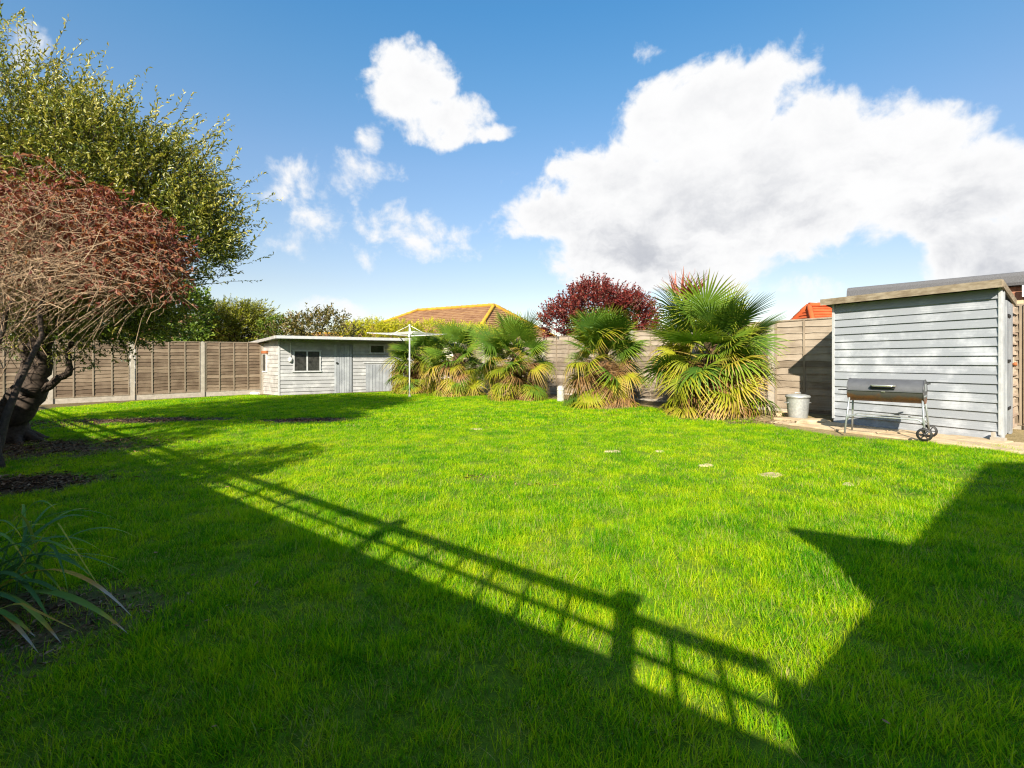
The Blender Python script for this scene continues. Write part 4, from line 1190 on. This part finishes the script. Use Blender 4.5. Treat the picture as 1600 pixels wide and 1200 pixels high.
# ------------------------------------------------------------------ rotary clothes airer
def airer():
    b = ground(640, 621); r = thing('clothes_airer', b, 'white rotary clothes airer on a slim pole set in the lawn', 'clothes airer')
    top = at_depth(639.5, 508, b.y).z; za = at_depth(640, 525, b.y).z
    mp = plain('pale_painted_steel', (.62,.62,.58), .45, .0, .08, 20); ml = plain('grey_clothes_cord', (.5,.51,.5), .8)
    MB().tube([b-Vector((0,0,.05)), Vector((b.x,b.y,za))], .022, 10).build('pole', mp, r)
    MB().lathe((b.x,b.y,b.z), [(.05,0),(.05,.04),(.03,.09),(.03,.12)], 12).build('socket', M['concrete'], r)
    MB().tube([(b.x,b.y,za), (b.x,b.y,top)], .016, 10).build('inner_pole', mp, r)
    hub = MB().lathe((b.x,b.y,za-.05), [(.025,0),(.05,.01),(.05,.09),(.025,.1)], 12).build('hub', mp, r)
    MB().lathe((b.x,b.y,top-.03), [(.018,0),(.035,.01),(.035,.04),(.0,.055)], 12).build('cap', mp, r)
    L = 1.32; ends = []
    for k in range(4):
        a = math.radians(18+90*k); d = Vector((math.cos(a), math.sin(a), 0)); e = Vector((b.x,b.y,za+.03))+d*L+Vector((0,0,.05)); ends.append((d, e))
        arm = MB().tube([Vector((b.x,b.y,za))+d*.03, e], .014, 6).build('arm', mp, r)
        MB().tube([Vector((b.x,b.y,top-.02))+d*.02, Vector((b.x,b.y,za+.015))+d*.62], .010, 6).build('stay', mp, r)
    for j in range(7):
        f = .42+.56*j/6; c = Vector((b.x,b.y,za+.012)); pts = []
        for k in range(4):
            p = c+ends[k][0]*L*f+Vector((0,0,.07*f)); q = c+ends[(k+1)%4][0]*L*f+Vector((0,0,.07*f)); 
            pts += [p, p.lerp(q,.5)+Vector((0,0,-.03*f)), q]
        MB().tube(pts, .0045, 4, cap=False).build('line', ml, r)
airer()

# ------------------------------------------------------------------ barrel barbecue, dustbin and small things
def barbecue():
    fl, fr_ = ground(1328, 682), ground(1436, 689)
    D = (fr_-fl); D.z = 0; W = D.length; D.normalize(); D = (D*.55+SH_D*.45).normalized()
    n = Vector((-D.y, D.x, 0))
    if n.y < 0: n = -n
    b = fl.lerp(fr_, .5)+n*.17; b.z = gz(b.x)+.03
    r = thing('barrel_barbecue', b, 'charcoal grey half barrel barbecue on steel legs with two black wheels', 'barbecue')
    mpaint = plain('charcoal_grey_enamel', (.075,.078,.085), .45, 0., .12, 10, .05, .5)
    m = NT('heat_browned_enamel'); geo = m.n('ShaderNodeNewGeometry'); tc = m.n('ShaderNodeTexCoord'); z = m.n('ShaderNodeSeparateXYZ', Vector=tc.outputs['Object']).outputs['Z']
    f = m.math('ADD', m.rng(z, .0, .18), m.math('MULTIPLY', m.math('SUBTRACT', m.noise(geo.outputs['Position'], 5, 4), .5), .9))
    mrust = m.done(m.pbr(m.ramp(f, (.2, (.15,.055,.015)), (.42, (.10,.05,.022)), (.62, (.05,.048,.045))), .45, spec=.5))
    mst = plain('dull_steel_tube', (.36,.39,.40), .42, .6, .15, 25); mblk = plain('black_rubber', (.018,.018,.018), .6, vary=.2); mch = plain('chromed_handle', (.6,.58,.5), .25, .8, .1)
    Lh = .43; R = .165; zc = .645; O = b+Vector((0,0,zc))
    def shell(a0, a1, mat, name, rad=R, sq=1.0):
        k = 12; V = []; Fc = []
        for s in (-1, 1):
            for i in range(k+1):
                a = a0+(a1-a0)*i/k; V.append(O+D*Lh*s+n*math.cos(a)*rad*1.05+Vector((0,0,math.sin(a)*rad*sq)))
        for i in range(k): Fc.append((i, i+1, k+2+i, k+1+i))
        mb = MB().add(V, Fc, True); mb.add(V, [tuple(range(k+1)), tuple(reversed(range(k+1, 2*k+2)))])
        # rolled rims at the two ends
        for s in (-1, 1):
            mb.tube([O+D*(Lh*s)+n*math.cos(a0+(a1-a0)*i/k)*rad*1.06+Vector((0,0,math.sin(a0+(a1-a0)*i/k)*rad*sq*1.01)) for i in range(k+1)], .006, 5)
        return mb.build(name, mat, r)
    lid = shell(.0, math.pi, mpaint, 'lid'); shell(math.pi, 2*math.pi, mrust, 'drum')
    MB().beam(O-n*(R*1.08)-D*Lh, O-n*(R*1.08)+D*Lh, .012, .016).build('rim', mpaint, r)
    hz = O-n*(R*1.05)+Vector((0,0,.075)); hb = MB().tube([hz-D*.13+n*.02, hz-D*.13-n*.05, hz-D*.10-n*.065, hz+D*.10-n*.065, hz+D*.13-n*.05, hz+D*.13+n*.02], .013, 8).build('handle', mch, lid)
    MB().tube([hz-D*.15-Vector((0,0,.03))-n*.02, hz+D*.13-Vector((0,0,.03))-n*.02], .014, 6).build('grip', mblk, lid)
    MB().obox(O-n*(R*1.08+.006)+Vector((0,0,-.012)), D*.02, n*.004, Vector((0,0,.006))).build('badge', mch, r)
    MB().beam(O-D*(Lh+.01)-Vector((0,0,.01)), O-D*(Lh+.14)-Vector((0,0,.012)), .10, .014).build('side_handle', mblk, r)
    MB().obox(O+D*(Lh+.006)+Vector((0,0,.06)), D*.004, n*.05, Vector((0,0,.05))).build('vent', mst, lid)
    MB().tube([O+D*(Lh-.01)+n*R*.9+Vector((0,0,.10)), O+D*(Lh+.04)+n*R*.9+Vector((0,0,.11))], .012, 6).build('hinge', mblk, lid)
    # legs: front and back pair at each end, splayed a little
    for s in (-1, 1):
        for q in (-1, 1):
            top = O+D*(Lh-.02)*s+n*q*.10+Vector((0,0,-.05)); foot = b+D*(Lh+.02)*s+n*q*.22
            if s > 0: foot = foot+Vector((0,0,.085))
            MB().tube([top, top.lerp(foot,.5), foot], .0125, 8).build('leg', mst, r)
        a0 = O+D*(Lh+.0)*s+n*.12+Vector((0,0,-.06)); MB().tube([a0, O+D*Lh*s-n*.12+Vector((0,0,-.06))], .012, 6).build('yoke', mst, r)
    for q in (-1, 1):
        l = b+D*(-Lh+.0)+n*q*.17+Vector((0,0,.27)); e = b+D*(Lh-.0)+n*q*.17+Vector((0,0,.27))
        MB().tube([l-Vector((0,0,.07)), l+D*.02+Vector((0,0,-.02)), l+D*.06, l.lerp(e,.5), e-D*.06, e-D*.02+Vector((0,0,-.02)), e-Vector((0,0,.07))], .010, 6).build('stretcher', mst, r)
        wc = b+D*(Lh+.02)+n*q*.25+Vector((0,0,.085))
        w = MB().lathe(wc-n*.02, [(.062,.0),(.085,.004),(.088,.02),(.085,.036),(.062,.04),(.058,.02),(.062,.0)], 24, axis=n).build('wheel', mblk, r)
        hubm = MB().lathe(wc-n*.018, [(0,.0),(.02,.002),(.02,.034),(0,.036)], 12, axis=n)
        for k in range(6):
            a = k*math.pi/3; v = D*math.cos(a)+Vector((0,0,math.sin(a))); hubm.beam(wc+v*.015, wc+v*.064, .012, .018, up=n)
        hubm.build('spokes', mblk, w)
    MB().tube([b+D*(Lh+.02)-n*.24+Vector((0,0,.085)), b+D*(Lh+.02)+n*.24+Vector((0,0,.085))], .009, 6).build('axle', mst, r)
barbecue()

def dustbin():
    b = ground(1246.5, 654); r = thing('dustbin', b, 'galvanised metal dustbin with lid in front of the pale fence', 'dustbin')
    m = NT('galvanised_steel'); geo = m.n('ShaderNodeNewGeometry'); f = m.noise(geo.outputs['Position'], 22, 5, .7)
    mg = m.done(m.pbr(m.ramp(f, (.3, (.36,.38,.38)), (.7, (.58,.60,.60))), .42, .55, m.bump(f, .1, .002)))
    n = 48; prof = [(.16,0),(.162,.02),(.165,.06)]; V = []; mb = MB(); rows = [(.155,0),(.158,.03),(.163,.06),(.175,.20),(.188,.36),(.192,.40),(.198,.41),(.198,.425)]
    for rad, h in rows:
        for k in range(n):
            a = 2*math.pi*k/n; w = .004*(1 if k % 2 else -1) if .04 < h < .39 else 0
            V.append(b+Vector((math.cos(a)*(rad+w), math.sin(a)*(rad+w), h)))
    mb.add(V, [(i*n+k, i*n+(k+1)%n, (i+1)*n+(k+1)%n, (i+1)*n+k) for i in range(len(rows)-1) for k in range(n)], True)
    mb.build('body', mg, r)
    lid = MB().lathe(b+Vector((0,0,.428)), [(.205,-.025),(.21,-.02),(.21,.005),(.19,.018),(.12,.035),(.0,.042)], 32).build('lid', mg, r)
    MB().tube([b+Vector((-.06,0,.462)), b+Vector((-.05,0,.495)), b+Vector((.05,0,.495)), b+Vector((.06,0,.462))], .007, 6).build('lid_handle', mg, lid)
    for s in (-1, 1):
        q = b+Vector((s*.192,0,.31)); MB().tube([q+Vector((0,-.05,.0)), q+Vector((s*.035,-.045,-.01)), q+Vector((s*.035,.045,-.01)), q+Vector((0,.05,0))], .006, 6).build('handle', mg, r)
dustbin()

def pallet():
    b = ground(1285, 650)+Vector((.15,.28,0)); b.z = gz(b.x)
    r = thing('wooden_pallet', b, 'weathered timber pallet leaning on the fence behind the dustbin', 'pallet')
    lean = Vector((FRD.y, -FRD.x, 0)); D = FRD
    up = (Vector((0,0,1))*.92+lean*.39).normalized(); n = up.cross(D).normalized()
    sl = unit_box('slat', M['lap'])
    for k in range(4): place('slat', sl, frame(b-D*.45+up*(.02+.11*k), D*.9, n*.02, up*.07), r)
    for k in range(3): place('bearer', sl, frame(b-D*(.44-.41*k)-n*.04, D*.07, n*.055, up*.42), r)
pallet()

M['offwhite'] = plain('weathered_white_paint', (.42,.40,.35), .7, vary=.25, scale=14)
def white_post():
    b = ground(876, 627); r = thing('white_post', b, 'short white painted post between two fan palms', 'post')
    MB().lathe(b, [(.10,0),(.105,.03),(.10,.10),(.10,.36),(.085,.41),(.05,.435),(0,.44)], 16).build('body', M['offwhite'], r)
    MB().lathe(b+Vector((0,0,.30)), [(.1005,0),(.108,.01),(.108,.03),(.1005,.04)], 16).build('collar', M['offwhite'], r)
white_post()

STONES = [(1203,743,.16,'broadest flat stone half sunk in the sunny lawn'),(1102,728,.10,'small flat stone sunk in the lawn beside the broadest one'),(957,706,.12,'flat stone sunk in the middle of the lawn'),
          (745,671,.14,'flat pale stone sunk in the lawn near the clothes airer'),(1030,706,.09,'little flat stone showing through the lawn before the lone palm'),(1325,758,.08,'little flat stone in the lawn before the barbecue')]
for i, (px, py, w, lab) in enumerate(STONES):
    g = ground(px, py); rr = random.Random(i); n = 11; V = []
    for h, s in ((-.03,1.0),(.006,.97),(.014,.82)):
        for k in range(n):
            a = 2*math.pi*k/n; q = 1+.18*math.sin(a*2+i)+.1*math.sin(a*3+2*i); V.append(g+Vector((math.cos(a)*w*q*s*.8, math.sin(a)*w*.55*q*s, h+(.004*math.sin(a*2) if h > 0 else 0))))
    fs = [(j*n+k, j*n+(k+1)%n, (j+1)*n+(k+1)%n, (j+1)*n+k) for j in range(2) for k in range(n)]+[tuple(2*n+k for k in range(n))]
    o = MB().add(V, fs).build('stepping_stone', M['stone'], None); tag(o, lab, 'stone', 'stones sunk in the lawn')

def debris():
    rr = random.Random(3)
    for i, (px, py, s, lab) in enumerate([(1216,650,.09,'rough stone lying at the foot of the fence post by the dustbin'),(1229,646,.07,'small rubble stone beside the galvanised dustbin'),(1270,662,.26,'long flat slab of stone lying in front of the dustbin'),(398,616,.14,'white rubble lump at the corner of the low shed')]):
        g = ground(px, py); V = []; n = 9
        for h, q in ((-.02,1.),(.35,1.02),(.62,.7)):
            for k in range(n):
                a = 2*math.pi*k/n; w = q*(1+.2*math.sin(a*2+i*3)+rr.uniform(-.1,.1)); V.append(g+Vector((math.cos(a)*s*w*1.25, math.sin(a)*s*w*.6, h*min(s,.12)*1.1)))
        fs = [(j*n+k, j*n+(k+1)%n, (j+1)*n+(k+1)%n, (j+1)*n+k) for j in range(2) for k in range(n)]+[tuple(2*n+k for k in range(n))]
        tag(MB().add(V, fs).build('rubble_stone', M['white'] if i == 3 else M['stone'], None), lab, 'stone', 'loose stones at the garden edge')
debris()

FALL = [(70,858,'curled pale brown leaf on the grass beyond the strap leaf clump'),(355,769,'brown leaf on the shaded grass near the end of the trellis shadow'),(243,876,'small yellow leaf on the shaded grass right of the strap leaves'),
        (150,692,'dry leaf beside the bark patch under the olive tree'),(1385,1152,'reddish fallen leaf in the shaded grass by the house shadow edge'),(335,1158,'round pale cap lying in the shaded grass')]
M['dryleaf'] = plain('dry_leaf', (.34,.19,.10), .8, vary=.3, scale=60)
for i, (px, py, lab) in enumerate(FALL):
    g = ground(px, py)+Vector((0,0,.045)); s = (.026, .022, .018, .03, .012, .008)[i]; a = i*1.3; V = []
    for k in range(5):
        t = k/4; w = math.sin(math.pi*min(1,.1+.9*t))*.5; x = (t-.5)*2
        for y in (-w, 0, w): V.append(g+Vector(((x*math.cos(a)-y*math.sin(a))*s, (x*math.sin(a)+y*math.cos(a))*s, (abs(y)*.6+x*x*.3)*s)))
    Q = [q for k in range(4) for q in ((3*k,3*k+3,3*k+4,3*k+1),(3*k+1,3*k+4,3*k+5,3*k+2))]
    tag(MB().add(V, Q, True).build('fallen_leaf', M['dryleaf'], None), lab, 'leaf', 'dry leaves on the lawn')

# ------------------------------------------------------------------ bark chips on the bare ground
def chips():
    rg = np.random.default_rng(44); B = []
    for (x, y, rx, ry, st), n in zip(BARE, (1500, 900, 700, 1600, 900, 900, 300, 20, 20, 500, 300, 200)):
        q = rg.normal(size=(n, 2))*.5; B.append(np.column_stack([x+q[:,0]*rx, y+q[:,1]*ry]))
    B = np.concatenate(B); n = len(B); az = rg.uniform(0, 6.28, n); el = rg.normal(size=n)*.25
    D = np.column_stack([np.cos(az)*np.cos(el), np.sin(az)*np.cos(el), np.sin(el)])
    Nn = np.column_stack([rg.normal(size=n)*.35, rg.normal(size=n)*.35, np.ones(n)]); Nn -= D*(Nn*D).sum(1)[:,None]; Nn /= np.linalg.norm(Nn, axis=1)[:,None]
    P = np.column_stack([B, np.clip(B[:,0],-22,22)*.0115+rg.uniform(.004,.02,n)])
    mt = leafmat('bark_chip', [(0, (.05,.03,.02)), (.4, (.16,.09,.055)), (.75, (.32,.2,.12)), (1., (.5,.38,.26))], trans=.05, rough=.9, spec=.1)
    me = leaf_mesh('bark_chips', P, D, Nn, np.where(P[:,1] < 4, rg.uniform(.012,.042,n), rg.uniform(.02,.075,n)), rg.random(n)*.85, .3, mt)
    o = bpy.data.objects.new('bark_litter', me); link(o)
    tag(o, 'brown bark chips and dead leaf litter on the bare soil patches', 'litter', kind='stuff')
chips()

# ------------------------------------------------------------------ lawn
def grass_mat():
    m = NT('lawn_grass'); geo = m.n('ShaderNodeNewGeometry'); P = geo.outputs['Position']; oi = m.n('ShaderNodeObjectInfo')
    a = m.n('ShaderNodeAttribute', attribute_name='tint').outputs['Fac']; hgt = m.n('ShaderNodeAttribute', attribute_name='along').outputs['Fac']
    big = m.noise(P, .55, 3, .5); mid = m.noise(P, 2.6, 4, .6)
    f = m.math('ADD', m.math('MULTIPLY', a, .50), m.math('MULTIPLY', big, .55))
    f = m.math('ADD', f, m.math('MULTIPLY', m.math('SUBTRACT', mid, .5), 1.0)); f = m.math('ADD', f, m.math('MULTIPLY', m.math('SUBTRACT', oi.outputs['Random'], .5), .22))
    c = m.ramp(f, (.16, (.035,.20,.003)), (.38, (.14,.37,.003)), (.56, (.33,.50,.004)), (.74, (.48,.57,.005)), (.95, (.60,.57,.03)))
    patch = m.noise(m.scaled(P, (1.0, 1.0, 1.0), (17.0, 5.0, 0.0)), 3.4, 4, .6)
    dry = m.math('GREATER_THAN', m.math('ADD', a, m.math('MULTIPLY', m.math('SUBTRACT', patch, .5), .9)), .95)
    c = m.mix(m.math('MULTIPLY', dry, .85), c, (.42,.36,.16))
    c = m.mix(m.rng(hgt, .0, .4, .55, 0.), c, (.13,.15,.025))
    p = m.pbr(c, .55, spec=.12)
    t = m.n('ShaderNodeBsdfTranslucent'); m.set(t.inputs['Color'], m.mix(1.0, c, (1.3,1.5,.6), 'MULTIPLY'))
    mx = m.n('ShaderNodeMixShader'); mx.inputs[0].default_value = .52
    m.t.links.new(p.outputs[0], mx.inputs[1]); m.t.links.new(t.outputs[0], mx.inputs[2])
    return m.done(mx)
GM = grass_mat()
def tuft_mesh(seed, n, rad, lo, hi, w0, lean, seg=3):
    rg = np.random.default_rng(seed); V = []; Q = []; T = []; A = []
    comb = rg.uniform(0, 6.28)
    for i in range(n):
        an = rg.uniform(0, 6.28); rr = rad*math.sqrt(rg.random()); x, y = rr*math.cos(an), rr*math.sin(an)
        L = rg.uniform(lo, hi); az = rg.uniform(0, 6.28) if rg.random() < .7 else comb+rg.normal()*.4
        th = abs(rg.normal())*lean+.08; bend = rg.uniform(.2, 1.1)*lean*1.6; w = w0*rg.uniform(.7,1.3); tint = rg.random(); face = az+math.pi/2+rg.normal()*.5
        sx, sy = math.cos(face), math.sin(face); p = np.array([x, y, -.008]); k0 = len(V)
        for k in range(seg+1):
            t = k/seg; ww = w*(1-t**1.7)*.5
            if k < seg:
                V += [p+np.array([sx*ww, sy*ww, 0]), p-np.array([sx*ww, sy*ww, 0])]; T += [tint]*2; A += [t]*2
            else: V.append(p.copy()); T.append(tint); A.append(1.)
            ang = th+bend*(t+.5/seg); p = p+np.array([math.cos(az)*math.sin(ang), math.sin(az)*math.sin(ang), math.cos(ang)])*L/seg
        for k in range(seg-1):
            a = k0+2*k; Q += [(a,a+1,a+3),(a,a+3,a+2)]
        a = k0+2*(seg-1); Q.append((a,a+1,a+2))
    return fast_mesh('tuft', np.array(V), np.array(Q), GM, {'tint': T, 'along': A})
def build_lawn():
    # near tufts are fine, far ones coarser; index picks the tuft
    sets = {'near': [tuft_mesh(300+i, 46, .062, .032, .066, .0032, .55) for i in range(6)],
            'long': [tuft_mesh(330+i, 26, .05, .06, .105, .0036, .38, 4) for i in range(4)],
            'mid': [tuft_mesh(340+i, 40, .085, .032, .062, .0046, .55, 2) for i in range(5)],
            'far': [tuft_mesh(350+i, 44, .16, .034, .062, .010, .5, 2) for i in range(4)]}
    rg = np.random.default_rng(99)
    def scatter(dens, y0, y1, xmax):
        area = (y1-y0)*2*xmax; n = int(area*dens)
        P = np.stack([rg.uniform(-xmax, xmax, n), rg.uniform(y0, y1, n)], 1)
        P = P[(np.abs(P[:,0]) < 1.35*np.abs(P[:,1])+1.6)]
        P = P[inside(P)]
        b = bareness(P); return P[rg.random(len(P)) > b*1.02]
    parts = []
    def put(P, kind, s0, s1, w=None):
        n = len(P); parts.append((P, rg.integers(0, len(sets[kind]), n), np.full(n, 0), rg.uniform(s0, s1, n), kind))
    A = scatter(420, -.6, 3.9, 6.5); hn = vnoise(A, 1.7, 5.0)
    put(A, 'near', .75, 1.15)
    parts[-1] = parts[-1][:3]+(parts[-1][3]*(1+.35*np.clip(hn, -.6, .9)),)+parts[-1][4:]
    Lg = scatter(85, -.6, 4.5, 7); Lg = Lg[vnoise(Lg, 1.4, 8.0) > .02]; put(Lg, 'long', .7, 1.1)
    put(scatter(210, 3.9, 8.2, 12.5), 'mid', .8, 1.2)
    L2 = scatter(16, 4.5, 10, 13); L2 = L2[vnoise(L2, 1.1, 2.0) > .1]; put(L2, 'long', .6, .95)
    put(scatter(85, 8.2, 20, 18), 'far', .8, 1.15)
    # one point cloud mesh, instanced by geometry nodes
    order = ['near', 'long', 'mid', 'far']; off = {}; objs = []
    for k in order:
        off[k] = len(objs)
        for me in sets[k]: objs.append(bpy.data.objects.new('tuft', me))
    V = []; I = []; S = []
    for P, idx, _, s, kind in parts:
        V.append(np.column_stack([P, np.clip(P[:,0],-22,22)*.0115])); I.append(idx+off[kind]); S.append(s)
    V = np.concatenate(V); I = np.concatenate(I).astype(np.int32); S = np.concatenate(S)
    print('grass tufts', len(V))
    me = bpy.data.meshes.new('lawn'); me.vertices.add(len(V)); me.vertices.foreach_set('co', V.astype(np.float32).ravel())
    at = me.attributes.new('pick', 'INT', 'POINT'); at.data.foreach_set('value', I)
    at = me.attributes.new('size', 'FLOAT', 'POINT'); at.data.foreach_set('value', S.astype(np.float32))
    at = me.attributes.new('turn', 'FLOAT_VECTOR', 'POINT')
    Rv = np.column_stack([rg.normal(size=len(V))*.08, rg.normal(size=len(V))*.08, rg.uniform(0, 6.28, len(V))]); at.data.foreach_set('vector', Rv.astype(np.float32).ravel())
    me.materials.append(GM); me.update()
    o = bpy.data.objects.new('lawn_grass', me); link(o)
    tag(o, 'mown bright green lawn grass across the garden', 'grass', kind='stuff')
    ng = bpy.data.node_groups.new('grass', 'GeometryNodeTree')
    ng.interface.new_socket('Geometry', in_out='INPUT', socket_type='NodeSocketGeometry'); ng.interface.new_socket('Geometry', in_out='OUTPUT', socket_type='NodeSocketGeometry')
    N = ng.nodes; gi = N.new('NodeGroupInput'); go = N.new('NodeGroupOutput'); iop = N.new('GeometryNodeInstanceOnPoints'); g2i = N.new('GeometryNodeGeometryToInstance')
    for ob in reversed(objs):
        oi = N.new('GeometryNodeObjectInfo'); oi.inputs['Object'].default_value = ob; oi.inputs['As Instance'].default_value = True
        ng.links.new(oi.outputs['Geometry'], g2i.inputs[0])
    def attr(name, typ):
        n = N.new('GeometryNodeInputNamedAttribute'); n.data_type = typ; n.inputs['Name'].default_value = name
        return [s for s in n.outputs if s.enabled and s.name == 'Attribute'][0]
    ng.links.new(gi.outputs[0], iop.inputs['Points']); ng.links.new(g2i.outputs[0], iop.inputs['Instance'])
    iop.inputs['Pick Instance'].default_value = True
    ng.links.new(attr('pick', 'INT'), iop.inputs['Instance Index'])
    ng.links.new(attr('size', 'FLOAT'), iop.inputs['Scale'])
    e2r = N.new('FunctionNodeEulerToRotation'); ng.links.new(attr('turn', 'FLOAT_VECTOR'), e2r.inputs[0]); ng.links.new(e2r.outputs[0], iop.inputs['Rotation'])
    ng.links.new(iop.outputs[0], go.inputs[0])
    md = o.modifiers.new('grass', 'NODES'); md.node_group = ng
build_lawn()
